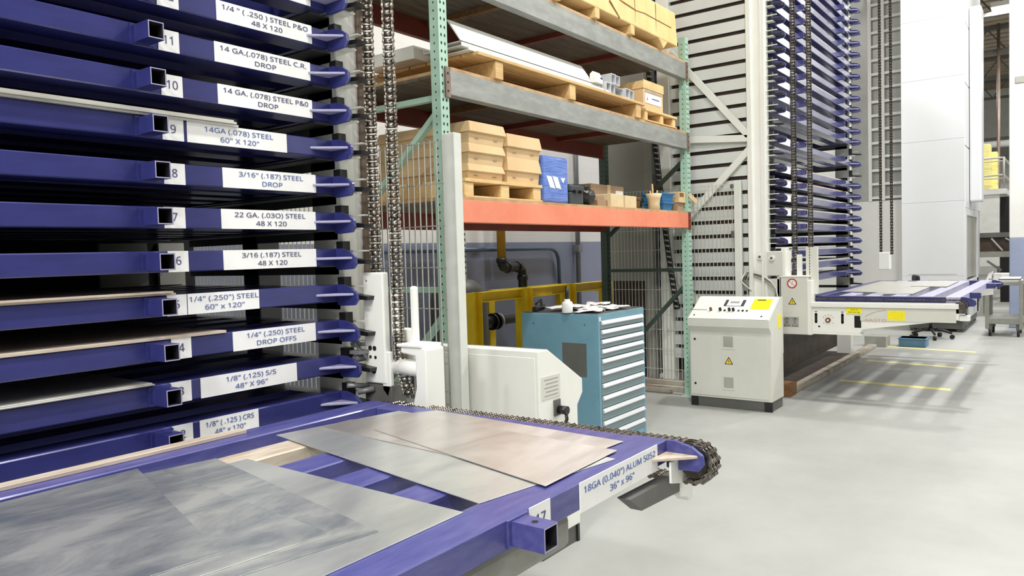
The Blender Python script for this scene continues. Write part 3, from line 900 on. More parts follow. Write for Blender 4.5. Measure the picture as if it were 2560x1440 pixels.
# far end of the same lift
MB().box(3.98, 4.10, 2.05, 2.20, 1.17, 1.42).build('far_guide_block', 'white', L2, 0.01)
MB().prism([(2.06, 0.69), (2.06, 0.985), (0.80, 0.985), (0.80, 0.845), (1.60, 0.73)], 3.72, 3.75, 'x').build('arm_plate', 'white', L2)
MB().box(0.02, 3.75, 1.9, 2.05, 0.72, 0.88).build('cross_tube', 'greige', L2)
MB().box(0.03, 0.05, 0.86, 2.0, 0.885, 0.93).build('chain_track', 'grey', L2)

# near lift
L1 = thing('tray_lift', 'white tray lift with drilled bar and block behind tray 17', 'tray lift', (2.2, 0, 0))
b = MB().box(-0.005, 0.03, 2.285, 2.405, 1.025, 1.49).build('drilled_bar', 'white', L1, 0.006, 2)
mb = MB()
for y, z, r in ((2.372, 1.172, .0105), (2.346, 1.172, .0105), (2.372, 1.135, .007), (2.342, 1.134, .007), (2.355, 1.078, .014), (2.38, 1.455, .003)):
    mb.cyl((-0.0065, y, z), (-0.004, y, z), r, 14)
mb.build('drilled_hole', 'void', b)
MB().box(0.03, 0.07, 2.24, 2.28, 1.22, 1.42).build('guide_bar', 'white', L1, 0.01, 2)
MB().box(0.055, 0.08, 2.16, 2.195, 1.18, 1.43).build('guide_bar', 'white', L1, 0.012, 3)
MB().box(0.07, 0.12, 2.20, 2.29, 1.10, 1.25).build('link_plate', 'white', L1, 0.004)
MB().prism([(2.06, 0.78), (2.06, 1.18), (2.085, 1.19), (2.20, 1.185), (2.20, 1.16), (2.12, 1.15), (2.12, 1.02), (2.19, 0.78)], 0.0, 0.11, 'x').build('lift_block', 'white', L1, 0.006, 2)
MB().box(-0.008, 0.118, 2.08, 2.215, 1.186, 1.197).build('block_cap', 'white', L1, 0.002)
MB().cyl((0.045, 2.10, 1.095), (0.045, 2.27, 1.095), 0.035, 20).build('shaft', 'white', L1)
MB().prism([(2.265, 1.16), (2.315, 1.16), (2.31, 1.0), (2.28, 0.97), (2.262, 1.02)], 0.0, 0.02, 'x').build('link_plate', 'white', L1, 0.003)
MB().box(0.0, 0.09, 2.26, 2.42, 0.92, 1.02).build('lower_frame', 'dgrey', L1, 0.004)
mb = MB().cyl((-0.05, 2.43, 1.19), (0.02, 2.43, 1.19), 0.014, 10).cyl((-0.05, 2.42, 1.13), (0.02, 2.42, 1.13), 0.016, 10).cyl((-0.04, 2.43, 1.20), (-0.02, 2.38, 1.13), 0.008, 8)
mb.build('latch_rod', 'conduit', L1)
mb = MB().cyl((-0.05, 2.41, 0.99), (0.0, 2.36, 1.0), 0.013, 10).cyl((-0.08, 2.44, 1.02), (0.0, 2.40, 1.01), 0.011, 10)
mb.build('latch_rod', 'conduit', L1)
MB().box(-0.06, 0.0, 2.38, 2.44, 1.15, 1.165).build('latch_plate', 'conduit', L1)
# arm under tray 17, seen below its corner
MB().box(-0.18, -0.02, 1.70, 2.3, 0.82, 0.885).build('arm_beam', 'greige', L1, 0.004)
MB().prism([(-0.34, 0.855), (0.0, 0.845), (0.0, 0.785), (-0.26, 0.80)], 0.99, 1.03, 'y').build('arm_bar', 'dgrey', L1, 0.002)
MB().prism([(-0.115, 0.845), (-0.115, 0.91), (-0.01, 0.905), (-0.01, 0.82)], 0.965, 0.972, 'y').build('white_tab', 'white', L1, 0.001)
MB().prism([(0.0, 0.77), (0.0, 0.82), (0.05, 0.825), (0.09, 0.81), (0.09, 0.745), (0.07, 0.735), (0.05, 0.755)], 0.985, 1.035, 'y').build('end_stop', 'white', L1, 0.004)
MB().box(-3.4, -0.58, 1.03, 1.11, 0.795, 0.885).build('cross_beam', 'cart', L1, 0.02, 3)

# hanging lift chains
def hang(label, x, y, z0, z1, half, pr, rr, pitch, hook=None, m='chain'):
    pts = [(x, y, z0 + i * pitch) for i in range(int((z1 - z0) / pitch))]
    if hook:
        pts = hook + pts
    mb = MB()
    chain_links(mb, pts, half, pr, (0.6, -0.8, 0), rr)
    tag(mb.build('lift_chain', m), label, 'chain', 'hanging lift chains')
hk = []
for i in range(7):
    a = i / 7.0
    hk.append((2.24, 2.2 + 0.045 * math.sin(a * 1.57), 0.99 + 0.19 * a))
hang('heavy steel chain hanging to the white bar, nearest the brown guide rail', 2.24, 2.365, 1.40, 4.4, 0.0225, 0.0145, 0.0115, 0.0285)
hang('heavy steel chain hanging past the white block to the corner of tray 17', 2.24, 2.245, 1.18, 4.4, 0.0225, 0.0145, 0.0115, 0.0285, hk)
hang('dark chain of the far lift hanging nearer to the grey column', 7.90, 2.25, 1.28, 5.6, 0.0225, 0.0145, 0.0115, 0.0285, None, 'cable_dark')
hang('dark chain of the far lift hanging down to the corner of its tray', 7.90, 2.095, 1.08, 5.6, 0.0225, 0.0145, 0.0115, 0.0285, None, 'cable_dark')
hang('left of two thin dark chains at the far end of the far tower', 11.80, 2.17, 1.40, 5.8, 0.014, 0.017, 0.014, 0.04, None, 'rust_dark')
hang('right of two thin dark chains at the far end of the far tower', 11.80, 2.03, 1.40, 5.8, 0.014, 0.017, 0.014, 0.04, None, 'rust_dark')

# conveyor chain along the edge of each drawn-out tray
def loop_chain(label, x, y_back, y_front, zc, r, strands, matn, pitch):
    pts = []
    n = int((y_back - y_front) / pitch)
    for i in range(n):
        pts.append((x, y_back - i * pitch, zc + r))
    a = 0.0
    while a < math.pi:
        pts.append((x, y_front - math.sin(a) * r, zc + math.cos(a) * r))
        a += pitch / r
    for i in range(int(n * 0.25)):
        pts.append((x, y_front + i * pitch, zc - r))
    mb = MB()
    for s in range(strands):
        off = (s - (strands - 1) / 2.0) * 0.024
        chain_links(mb, [(p[0] + off, p[1], p[2]) for p in pts], 0.0095, 0.0092, (1, 0, 0), 0.0075, 0.0028)
    tag(mb.build('conveyor_chain', matn), label, 'chain', 'conveyor chains along the trays')
loop_chain('oily double roller chain along the edge of tray 17, curling round its nose', 2.20, 2.30, 0.93, 0.888, 0.056, 3, 'chain', 0.0245)
MB().cyl((-0.03, 0.93, 0.888), (0.02, 0.93, 0.888), 0.044, 18).cyl((-0.03, 0.93, 0.888), (0.03, 0.93, 0.888), 0.015, 10).build('sprocket', 'chain_dark', L1)
MB().box(-0.03, 0.02, 0.93, 2.3, 0.915, 0.932).build('chain_track', 'chain_dark', L1)
loop_chain('grey roller chain along the near edge of the far lift tray', 7.885, 2.05, 0.80, 0.957, 0.056, 1, 'chain_dark', 0.03)

# ------------------------------------------------------------------ control desks
def desk(label, loc, rz, group, bm='greige'):
    t = thing('control_desk', label, 'control desk', loc, rz, group)
    mb = MB().prism([(0.0, 0.095), (0.0, 0.735), (-0.055, 0.795), (-0.055, 0.868), (0.27, 1.062), (0.36, 1.062), (0.36, 0.095)], 0.0, 0.80, 'y')
    mb.build('body', bm, t, 0.004, 2)
    MB().add([(-0.057, 0.012, .8715), (-0.057, .788, .8715), (.266, .788, 1.0645), (.266, .012, 1.0645)], [(0, 1, 2, 3)]).build('sloped_panel', 'white', t)
    MB().box(0.012, 0.35, 0.01, 0.79, 0.0, 0.095).box(0.008, 0.03, 0.0, 0.075, 0.0, 0.095, 1).box(0.008, 0.03, 0.725, 0.80, 0.0, 0.095, 1).build('plinth', ['plinth', 'black'], t, 0.002)
    return t
def panel_pt(u, v, lift=0.004):
    """u across (y), v up the sloped panel 0..1"""
    x = -0.055 + 0.325 * v
    z = 0.868 + 0.194 * v
    return Vector((x - 0.513 * lift, u, z + 0.858 * lift))
D2 = desk('light grey control desk with buttons and yellow sticker in front of the far lift', (7.04, 2.23, 0), 0, None)
d = MB().box(-0.008, 0.0, 0.03, 0.79, 0.115, 0.70).build('door', 'greige', D2, 0.003)
for z in (0.662, 0.225):
    MB().cyl((-0.012, 0.745, z), (-0.008, 0.745, z), 0.011, 14).build('lock', 'black', d)
for z in (0.642, 0.248):
    f = MB().box(-0.013, -0.008, 0.345, 0.475, z - 0.068, z + 0.068).build('vent', 'greige', d, 0.003)
    mb = MB().box(-0.0145, -0.013, 0.36, 0.455, z - 0.045, z + 0.058)
    mb.build('vent_grille', 'grey', f)
warn_triangle(d, -0.0085, 0.405, 0.462, 0.042)
def panel_quad(name, u0, u1, v0, v1, m, par, lift=0.006, thick=0.004):
    a = [panel_pt(u0, v0, lift), panel_pt(u1, v0, lift), panel_pt(u1, v1, lift), panel_pt(u0, v1, lift)]
    dn = Vector((0.513, 0, -0.858)) * thick
    b = [p + dn for p in a]
    return MB().add(b + a, [(0, 3, 2, 1), (4, 5, 6, 7), (0, 1, 5, 4), (1, 2, 6, 5), (2, 3, 7, 6), (3, 0, 4, 7)]).build(name, m, par)
dsp = panel_quad('display', 0.30, 0.50, 0.56, 0.84, 'screen', D2)
panel_quad('display_bezel', 0.33, 0.47, 0.57, 0.83, 'paper', dsp, 0.008)
panel_quad('display_glass', 0.355, 0.445, 0.68, 0.76, 'grey', dsp, 0.010)
panel_quad('yellow_sticker', 0.05, 0.225, 0.44, 0.90, 'sticker', D2, 0.0065)
st = panel_quad('nameplate', 0.11, 0.19, 0.82, 0.85, 'ink_black', D2, 0.009)
panel_quad('panel_seam', 0.64, 0.79, 0.37, 0.385, 'dgrey', D2, 0.0062)
for u, big, m in ((0.600, 1, 'copper'), (0.505, 1, 'black'), (0.462, 0, 'black'), (0.415, 1, 'black'), (0.375, 1, 'black'), (0.325, 0, 'dgrey'), (0.285, 0, 'black'), (0.245, 0, 'dgrey')):
    p = panel_pt(u, 0.36, 0.003)
    q = panel_pt(u, 0.36, 0.034 if big else 0.012)
    MB().cyl(p, q, 0.013 if big else 0.011, 12).build('push_button', m, D2)
for u in (0.745, 0.085):
    MB().cyl(panel_pt(u, 0.14, 0.003), panel_pt(u, 0.14, 0.007), 0.009, 10).build('screw', 'black', D2)
MB().box(0.20, 0.29, -0.0025, -0.0005, 0.77, 0.90).build('yellow_sticker', 'sticker', D2)

D1 = desk('white control desk seen from behind, between the white fence post and teal cabinet', (3.43, 2.92, 0), math.pi, None, 'white')
p = MB().box(0.17, 0.34, 0.8003, 0.8025, 0.815, 0.93).build('instruction_plate', 'greige', D1)
mb = MB()
for i in range(5):
    mb.box(0.19, 0.315 - 0.012 * (i % 2), 0.8025, 0.8031, 0.828 + i * 0.02, 0.834 + i * 0.02)
mb.build('small_print', 'grey', p)
sw = MB().box(0.175, 0.235, 0.80, 0.808, 0.715, 0.80).build('switch_plate', 'dgrey', D1, 0.002)
mb = MB().cyl((0.195, 0.808, 0.745), (0.195, 0.86, 0.745), 0.022, 14).tube([(0.195, 0.85, 0.735), (0.195, 0.855, 0.70), (0.22, 0.85, 0.66), (0.28, 0.83, 0.62)], 0.009, 8)
mb.build('plug', 'black', sw)
MB().box(0.352, 0.3615, 0.02, 0.78, 0.12, 1.03).build('back_panel', 'white', D1, 0.002)

# ------------------------------------------------------------------ mesh fences
def fence(label, x, y0, y1, ztop_, zbot, post_y, matn, step=0.05):
    t = thing('mesh_fence', label, 'fence', (x, y0, 0))
    L = y1 - y0
    MB().box(-0.03, 0.03, post_y[0] - y0, post_y[1] - y0, 0, ztop_).build('post', 'post', t, 0.003)
    if x < 5:
        MB().box(-0.03, 0.03, L, L + 0.06, 0, ztop_).build('post', 'post', t, 0.003)
    mb = MB()
    y = 0.03
    while y < L:
        mb.box(-0.0025, 0.0025, y - 0.003, y + 0.003, zbot, ztop_ - 0.02)
        y += step
    z = ztop_ - 0.03
    while z > zbot:
        mb.box(-0.0065, -0.0025, 0.0, L, z - 0.003, z + 0.003)
        z -= 0.22
    mb.build('mesh_panel', matn, t)
    return t
F1 = fence('white mesh fence panel with flat white post between near tower and pallet rack', 3.0, 2.615, 5.2, 2.18, 0.12, (2.535, 2.615), 'wire', 0.042)
F2 = fence('grey mesh fence in front of the far tower side, white post near the desk', 7.72, 2.80, 4.36, 2.235, 0.12, (2.73, 2.80), 'wire', 0.042)
MB().box(-0.05, -0.03, 0.0, 0.03, 2.16 , 2.20).box(-0.045, -0.03, -0.0, 0.03, 1.66, 1.72).build('clamp', 'dgrey', F2)
tag(MB().box(7.60, 7.72, 2.75, 4.6, 0.0, 0.06).box(7.66, 7.74, 2.75, 4.6, 0.06, 0.11).build('curb_rail', 'concrete_curb', None, 0.005), 'dusty grey floor rail at the foot of the far mesh fence', 'floor rail')
tag(MB().box(7.48, 7.56, 3.45, 4.6, 0.0, 0.05).build('floor_rail', 'concrete_curb', None, 0.01), 'low loose grey rail on the floor in front of the far fence', 'floor rail')
# cable chain that hangs beside the far tower
pts = []
for i in range(60):
    a = i / 59.0
    pts.append((7.62, 3.73 - 0.09 * a - 0.22 * a * a, 4.4 - 3.5 * a))
mb = MB()
for i in range(len(pts) - 1):
    mb.bar(pts[i], pts[i + 1], 0.05, 0.04, 0, ref=(1, 0, 0))
    m_ = [(a + b) / 2 for a, b in zip(pts[i], pts[i + 1])]
    mb.bar((m_[0] - 0.024, m_[1] - 0.03, m_[2]), (m_[0] - 0.024, m_[1] + 0.012, m_[2] + 0.01), 0.012, 0.016, 1)
tag(mb.build('cable_chain', ['black', 'grey']), 'black cable carrier chain hanging in front of the louvred side of the far tower', 'cable chain')

# ------------------------------------------------------------------ pallet rack
RK = thing('pallet_rack', 'tall pallet rack with green punched posts, grey beams and one orange beam', 'pallet rack')
def rack_post(x0, y0, ztop_, m, front=True):
    mb = MB().box(x0, x0 + 0.082, y0, y0 + 0.012, 0, ztop_).box(x0, x0 + 0.012, y0 + 0.012, y0 + 0.075, 0, ztop_).box(x0 + 0.07, x0 + 0.082, y0 + 0.012, y0 + 0.075, 0, ztop_)
    mb.box(x0 - 0.02, x0 + 0.10, y0 - 0.02, y0 + 0.10, 0, 0.008)
    z = 0.1
    while z < ztop_ - 0.05:
        for xx in (x0 + 0.024, x0 + 0.058):
            mb.prism([(xx - 0.006, z - 0.004), (xx, z - 0.011), (xx + 0.006, z - 0.004), (xx + 0.006, z + 0.007), (xx, z + 0.012), (xx - 0.006, z + 0.007)], y0 - 0.0008, y0 + 0.002, 'y', 1)
        mb.prism([(y0 + 0.034, z - 0.006), (y0 + 0.042, z - 0.006), (y0 + 0.042, z + 0.006), (y0 + 0.034, z + 0.006)], x0 - 0.0008, x0 + 0.002, 'x', 1)
        z += 0.0508
    return mb.build('post', [m, 'hole'], RK)
XL, XR = 3.635, 7.45
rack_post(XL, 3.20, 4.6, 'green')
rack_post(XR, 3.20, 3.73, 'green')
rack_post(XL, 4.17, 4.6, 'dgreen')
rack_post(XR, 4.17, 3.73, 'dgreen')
for x in (XL + 0.04, XR + 0.04):
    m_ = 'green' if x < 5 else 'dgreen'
    br = [((3.27, 2.46), (4.18, 1.70)), ((3.27, 1.33), (4.18, 1.33)), ((3.27, 1.16), (4.18, 0.22))]
    if x < 5:
        br.append(((3.27, 2.56), (4.18, 2.56)))
    for (ya, za), (yb, zb) in br:
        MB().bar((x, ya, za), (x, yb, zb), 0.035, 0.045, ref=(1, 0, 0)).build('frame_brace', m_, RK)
LEV = ((1.765, 0.150, 'orange', 'rust_red'), (2.578, 0.160, 'galv', 'rust_red'), (3.295, 0.165, 'galv', 'rust_red'))
BX0, BX1 = XL + 0.084, XR - 0.002
for z, h, m_, mr in LEV:
    mb = MB().box(BX0, BX1, 3.195, 3.245, z, z + h).box(BX0, BX1, 3.245, 3.265, z, z + h - 0.04)
    mb.build('beam', m_, RK, 0.004)
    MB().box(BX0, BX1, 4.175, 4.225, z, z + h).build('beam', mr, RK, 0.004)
    for x in (BX0 - 0.045, BX1 - 0.002):
        mb = MB().box(x, x + 0.047, 3.186, 3.1955, z - 0.02, z + h + 0.012)
        for q in range(3):
            mb.cyl((x + 0.022, 3.184, z + 0.02 + q * 0.055), (x + 0.022, 3.1865, z + 0.02 + q * 0.055), 0.007, 8, 1)
        mb.build('beam_connector', ['guide' if m_ == 'galv' else 'rust_red', 'hole'], RK)
    zt = z + h
    mb = MB()
    mb.box(BX0 + 0.02, BX1 - 0.02, 3.21, 4.22, zt - 0.022, zt - 0.002, 0)
    mb.build('deck_board', ['deck'], RK)
    mb = MB().box(BX0 + 0.02, BX1 - 0.02, 3.198, 3.21, zt, zt + 0.02)
    mb.box(BX0 + 0.02, BX1 - 0.02, 3.21, 4.22, zt - 0.002, zt + 0.02)
    mb.build('deck_top_board', 'deck_edge', RK)
    for x in (4.6, 5.55, 6.5):
        MB().box(x, x + 0.06, 3.25, 4.175, zt - 0.065, zt - 0.022).build('cross_bar', 'rust_red' if x > 5 else 'pine_dark', RK)
Z1, Z2, Z3 = 1.935, 2.758, 3.48

def carton(x0, x1, y0, y1, z0, z1, lid, label, group, m='card', rz=0.0):
    t = thing('carton', label, 'carton', ((x0 + x1) / 2, (y0 + y1) / 2, z0), rz, group)
    w, d, h = (x1 - x0) / 2, (y1 - y0) / 2, z1 - z0
    zl = h - lid
    vs = [(-w * .94, -d * .96, 0), (w * .94, -d * .96, 0), (w * .94, d * .96, 0), (-w * .94, d * .96, 0), (-w * .97, -d * .98, zl + 0.01), (w * .97, -d * .98, zl + 0.01), (w * .97, d * .98, zl + 0.01), (-w * .97, d * .98, zl + 0.01)]
    F = [(0, 3, 2, 1), (4, 5, 6, 7), (0, 1, 5, 4), (1, 2, 6, 5), (2, 3, 7, 6), (3, 0, 4, 7)]
    mb = MB().add(vs, F)
    for sx in (-0.55, 0.5):
        mb.box(sx * w - 0.02, sx * w + 0.02, -d * .975 - 0.001, -d * .95, zl * 0.45, zl * 0.45 + 0.006, 1)
    mb.build('body', [m, 'card_brown'], t)
    vs = [(-w * 1.02, -d * 1.02, zl), (w * 1.02, -d * 1.02, zl), (w * 1.02, d * 1.02, zl), (-w * 1.02, d * 1.02, zl), (-w * .96, -d * .98, h), (w * .96, -d * .98, h), (w * .96, d * .98, h), (-w * .96, d * .98, h)]
    MB().add(vs, F).build('lid', m, t, 0.003)
    return t

def pallet(label, x0, x1, y0, y1, z0, zh, blocks, m, bottom=True, bw=0.1):
    t = thing('wooden_pallet', label, 'pallet', (x0, y0, z0), 0, None)
    W, D = x1 - x0, y1 - y0
    for bx in blocks:
        MB().box(bx, bx + bw, 0.01, D - 0.01, 0.012 if bottom else 0.0, zh - 0.024).build('stringer', m, t, 0.003)
    n = 7
    mb = MB()
    for k in range(n):
        y = D * k / n
        mb.box(0, W, y, y + D / n - 0.012, zh - 0.022, zh)
    mb.build('deck_boards', m, t, 0.002)
    if not bottom:
        return t
    MB().box(0, W, 0.0, 0.09, 0, 0.012).build('bottom_board', m, t, 0.002)
    MB().box(0, W, D - 0.09, D, 0, 0.012).build('bottom_board', m, t, 0.002)
    return t
pallet('pale block pallet on the orange shelf, loaded with lidded cartons', 3.87, 4.78, 3.215, 4.15, Z1 + 0.001, 0.125, (0.0, 0.40, 0.80), 'pine_pale')
zc = Z1 + 0.127
for i, (a, b_) in enumerate(((0.105, 0.052), (0.135, 0.062), (0.145, 0.072))):
    carton(3.93 + 0.004 * i, 4.33 + 0.004 * i, 3.235 - 0.006 * i, 4.1, zc, zc + a, b_, ['lowest', 'middle', 'topmost'][i] + ' lidded carton of the taller stack on the pale pallet, beside the fence post', 'lidded cartons on the pale pallet')
    zc += a + 0.001
zc = Z1 + 0.127
for i, (a, b_) in enumerate(((0.185, 0.10), (0.165, 0.095))):
    carton(4.37, 4.79 + 0.01 * i, 3.235 - 0.004 * i, 4.1, zc, zc + a, b_, ['lower', 'upper'][i] + ' lidded carton of the shorter stack on the pale pallet, beside the blue bundle', 'lidded cartons on the pale pallet')
    zc += a + 0.001
t = thing('wrapped_bundle', 'upright bundle wrapped in blue film with white papers, on the orange shelf', 'bundle', (4.83, 3.24, Z1))
mb = MB().box(0, 0.36, 0, 0.7, 0.002, 0.365)
mb.build('film_wrap', 'blue_wrap', t, 0.02, 3)
for k in range(2):
    MB().add([(0.04 + 0.085 * k, -0.002, 0.21), (0.115 + 0.085 * k, -0.002, 0.205), (0.165 + 0.085 * k, -0.002, 0.115), (0.09 + 0.085 * k, -0.002, 0.12)], [(3, 2, 1, 0)]).build('paper_slip', 'paper', t)
MB().add([(0.24, -0.002, 0.20), (0.31, -0.002, 0.205), (0.28, -0.002, 0.16)], [(2, 1, 0)]).build('paper_slip', 'paper', t)
# black tool case and bagged things
t = thing('tool_case', 'dark grey plastic tool case with lid beside the blue bundle', 'tool case', (5.22, 3.25, Z1))
MB().box(0, 0.22, 0, 0.45, 0.0, 0.105).build('body', 'tool_black', t, 0.012, 2)
MB().box(-0.008, 0.228, -0.008, 0.458, 0.105, 0.165).build('lid', 'tool_black', t, 0.016, 2)
MB().box(0.06, 0.10, -0.02, -0.008, 0.09, 0.12).box(0.15, 0.18, -0.02, -0.008, 0.09, 0.12).build('latch', 'black', t, 0.003)
mb = MB()
rng = random.Random(3)
vs, fs = [], []
nu, nv = 14, 9
for j in range(nv):
    ph = math.pi * j / (nv - 1)
    for i in range(nu):
        th = 2 * math.pi * i / nu
        r = 1 + rng.uniform(-0.16, 0.16)
        vs.append((5.56 + 0.15 * r * math.sin(ph) * math.cos(th), 3.42 + 0.17 * r * math.sin(ph) * math.sin(th), max(Z1 + 0.002, Z1 + 0.085 + 0.10 * r * math.cos(ph))))
for j in range(nv - 1):
    for i in range(nu):
        fs.append((j * nu + i, (j + 1) * nu + i, (j + 1) * nu + (i + 1) % nu, j * nu + (i + 1) % nu))
tag(mb.add(vs, fs, 0, False).build('wrapped_parts', 'bag_black'), 'crumpled shiny black plastic bag of parts between tool case and brown carton', 'plastic bag')
t = thing('cardboard_box', 'brown taped cardboard box with a white shipping label behind two small white boxes', 'cardboard box', (5.90, 3.45, Z1))
MB().box(0, 0.62, 0, 0.45, 0, 0.225).build('box_body', 'card_brown', t, 0.004)
MB().box(0.30, 0.36, -0.001, 0.2, 0.03, 0.2262).build('tape_strip', 'card', t)
p = MB().box(0.46, 0.60, -0.0015, 0, 0.04, 0.18).build('shipping_label', 'paper', t)
MB().box(0.48, 0.55, -0.002, -0.0015, 0.12, 0.14).box(0.48, 0.58, -0.002, -0.0015, 0.07, 0.078).build('print_mark', 'grey', p)
for k, (x, w) in enumerate(((5.875, 0.235), (6.135, 0.225))):
    o = MB().box(0, w, 0, 0.16, 0, 0.115 - 0.004 * k).box(0.004, w - 0.004, 0.004, 0.156, 0.113, 0.117 - 0.004 * k).build('small_box', 'cream', None, 0.003, loc=(x, 3.235, Z1 + 0.001))
    tag(o, ['small cream box in front of the taped carton, next to the black bag', 'small cream box in front of the taped carton, on its label side'][k], 'box', 'small cream boxes on the orange shelf')
tag(MB().box(0, 0.20, 0, 0.2, 0, 0.06).prism([(-0.02, 0.0), (0.14, 0.0), (0.14, 0.10), (0.05, 0.085)], 0.02, 0.16, 'y').build('cardboard_scrap', 'card_brown', None, 0.002, loc=(5.70, 3.27, Z1)), 'folded brown cardboard leaning by the black bag on the orange shelf', 'cardboard')
tag(MB().box(0, 0.34, 0, 0.35, 0, 0.13).box(-0.005, 0.345, -0.005, 0.355, 0.11, 0.14).build('storage_box', 'pine_dark', None, 0.004, loc=(6.52, 3.45, Z1)), 'dark brown box between taped carton and cream bag on the orange shelf', 'box')
t = thing('paper_bag', 'torn cream paper bag with pale sticks poking out, beside the blue tubs', 'paper bag', (6.86, 3.30, Z1))
MB().lathe((0, 0, 0), [(0.0, 0.001), (0.062, 0.001), (0.056, 0.06), (0.064, 0.12), (0.082, 0.165), (0.066, 0.15), (0.055, 0.1), (0.0, 0.09)], 6).build('bag', 'cream', t)
for dx, dy, h in ((-0.03, 0, 0.26), (0.02, 0.02, 0.22), (0.06, -0.01, 0.20), (-0.06, 0.01, 0.19)):
    MB().bar((dx * 0.5, dy, 0.09), (dx, dy, h), 0.012, 0.012).build('stick', 'pine_pale', t)
for k in range(2):
    t = thing('plastic_tub', ['lower blue plastic tub on the orange shelf', 'upper blue plastic tub nested on another, near the green post'][k], 'tub', (7.08, 3.36, Z1 + 0.09 * k), 0, 'blue tubs on the orange shelf')
    w = 0.11 + 0.02 * k
    vs = [(-w * .85, -0.1, 0.001), (w * .85, -0.1, 0.001), (w * .85, 0.1, 0.001), (-w * .85, 0.1, 0.001), (-w, -0.115, 0.088), (w, -0.115, 0.088), (w, 0.115, 0.088), (-w, 0.115, 0.088)]
    MB().add(vs, [(0, 3, 2, 1), (4, 5, 6, 7), (0, 1, 5, 4), (1, 2, 6, 5), (2, 3, 7, 6), (3, 0, 4, 7)]).build('tub_body', 'blue_bin', t, 0.006, 2)
    MB().box(-w - 0.012, w + 0.012, -0.125, -0.115, 0.072, 0.09).box(-w - 0.012, w + 0.012, 0.115, 0.125, 0.072, 0.09).box(-w - 0.012, -w, -0.115, 0.115, 0.072, 0.09).box(w, w + 0.012, -0.115, 0.115, 0.072, 0.09).build('rim', 'blue_bin', t, 0.003)
t = thing('cardboard_box', 'small open cardboard box on another by the green post end of the orange shelf', 'cardboard box', (7.29, 3.36, Z1))
MB().box(0, 0.14, -0.12, 0.1, 0.001, 0.09).build('lower_box', 'card_brown', t, 0.003)
MB().box(-0.01, 0.15, -0.14, 0.1, 0.091, 0.20).build('upper_box', 'card', t, 0.003)
MB().box(0.0, 0.10, -0.1412, -0.13, 0.15, 0.19).build('box_opening', 'pine_dark', t)
MB().bar((0.15, -0.185, 0.17), (0.30, -0.20, 0.10), 0.004, 0.05).build('box_flap', 'card', t)

# middle shelf: long pallet with trim profiles, tubes and a crate
PM = pallet('long wooden pallet on the grey middle shelf under white trim profiles', 3.99, 6.45, 3.17, 4.28, Z2 + 0.001, 0.145, (0.20, 1.16, 2.30), 'pine', False, bw=0.09)
zp = Z2 + 0.147
GT = 'white trim profiles on the long pallet'
for k, (x0, x1, y, lab) in enumerate([(3.93, 5.85, 3.20, 'lowest flat white trim profile lying along the front of the long pallet'),
                                       (3.90, 5.80, 3.235, 'upper flat white trim profile lying along the front of the long pallet')]):
    o = MB().box(0, x1 - x0, 0, 0.34, 0, 0.004).box(0, x1 - x0, 0, 0.004, 0.004, 0.026).box(0, x1 - x0, 0.336, 0.34, 0.004, 0.026).build('trim_profile', 'white', None, loc=(x0, y, zp + 0.001 + k * 0.028))
    tag(o, lab, 'trim profile', GT)
zq = zp + 0.058
o = MB().prism([(0.0, 0.0), (0.004, 0.0), (0.115, 0.155), (0.125, 0.155), (0.122, 0.162), (0.108, 0.162), (0.0, 0.008)], 0, 1.72, 'x').prism([(0.0, 0.0), (0.2, 0.0), (0.2, 0.004), (0.0, 0.004)], 0, 1.72, 'x').build('trim_profile', 'white', None, loc=(3.90, 3.24, zq))
tag(o, 'white angled trim profile standing on the flat ones, its leaning face to the aisle', 'trim profile', GT)
o = MB().prism([(0.0, 0.0), (0.06, 0.0), (0.06, 0.08), (0.03, 0.10), (0.0, 0.03)], 0, 0.12, 'x').box(0.09, 0.121, 0.004, 0.03, 0.03, 0.055, 1).build('trim_end_block', ['white', 'hole'], None, 0.003, loc=(5.60, 3.20, zp + 0.06))
tag(o, 'white end piece with a square hole at the end of the trim profiles', 'trim end')
tag(MB().box(0, 0.14, 0, 0.004, 0, 0.075).build('cardboard_scrap', 'card', None, loc=(5.48, 3.40, zp + 0.10)), 'tan cardboard scrap sticking up behind the trim profiles', 'cardboard')
tag(MB().box(0, 1.0, 0, 0.5, 0, 0.09).box(0.9, 1.6, 0.1, 0.4, 0.091, 0.10).build('trim_bundle', 'white', None, 0.003, loc=(3.85, 3.62, zp + 0.001)), 'grey white profile bundle at the back of the long pallet behind the green post', 'trim profile')
GQ = 'square aluminium tubes on the long pallet'
for k, (x, z, s, lab) in enumerate([(5.74, 0, .085, 'bottom row, nearest the trim profiles'), (5.83, 0, .085, 'bottom row, second from the trim profiles'), (5.83, .086, .085, 'upper row, first'), (5.92, .086, .085, 'upper row, second'),
                                    (6.09, 0, .085, 'bottom row, second from the crate'), (6.18, 0, .085, 'bottom row, beside the crate')]):
    mb = MB().hollow(0, s, 0, 0.95, 0, s, 0.006).box(0.006, s - 0.006, 0.10, 0.11, 0.006, s - 0.006, 1)
    o = mb.build('square_tube', ['alu', 'tool_black'], None, loc=(x, 3.18 + 0.01 * (k % 2), zp + 0.001 + z))
    tag(o, 'square aluminium tube in the %s' % lab, 'metal tube', GQ)
tag(MB().hollow(0, 0.16, 0, 0.9, 0, 0.075, 0.004).build('square_tube', ['alu'], None, loc=(5.925, 3.20, zp + 0.001)), 'flat wider aluminium tube between the square tubes on the long pallet', 'metal tube', GQ)
pallet('small wooden pallet at the end of the middle shelf under a labelled crate', 6.50, 7.20, 3.19, 4.1, Z2 + 0.001, 0.115, (0.0, 0.34, 0.62), 'pine_pale', bw=0.06)
t = thing('wooden_crate', 'pale crate with torn top and white label on the small pallet', 'crate', (6.52, 3.22, Z2 + 0.117))
MB().box(0, 0.42, 0, 0.6, 0, 0.26).build('crate_body', 'card', t, 0.004)
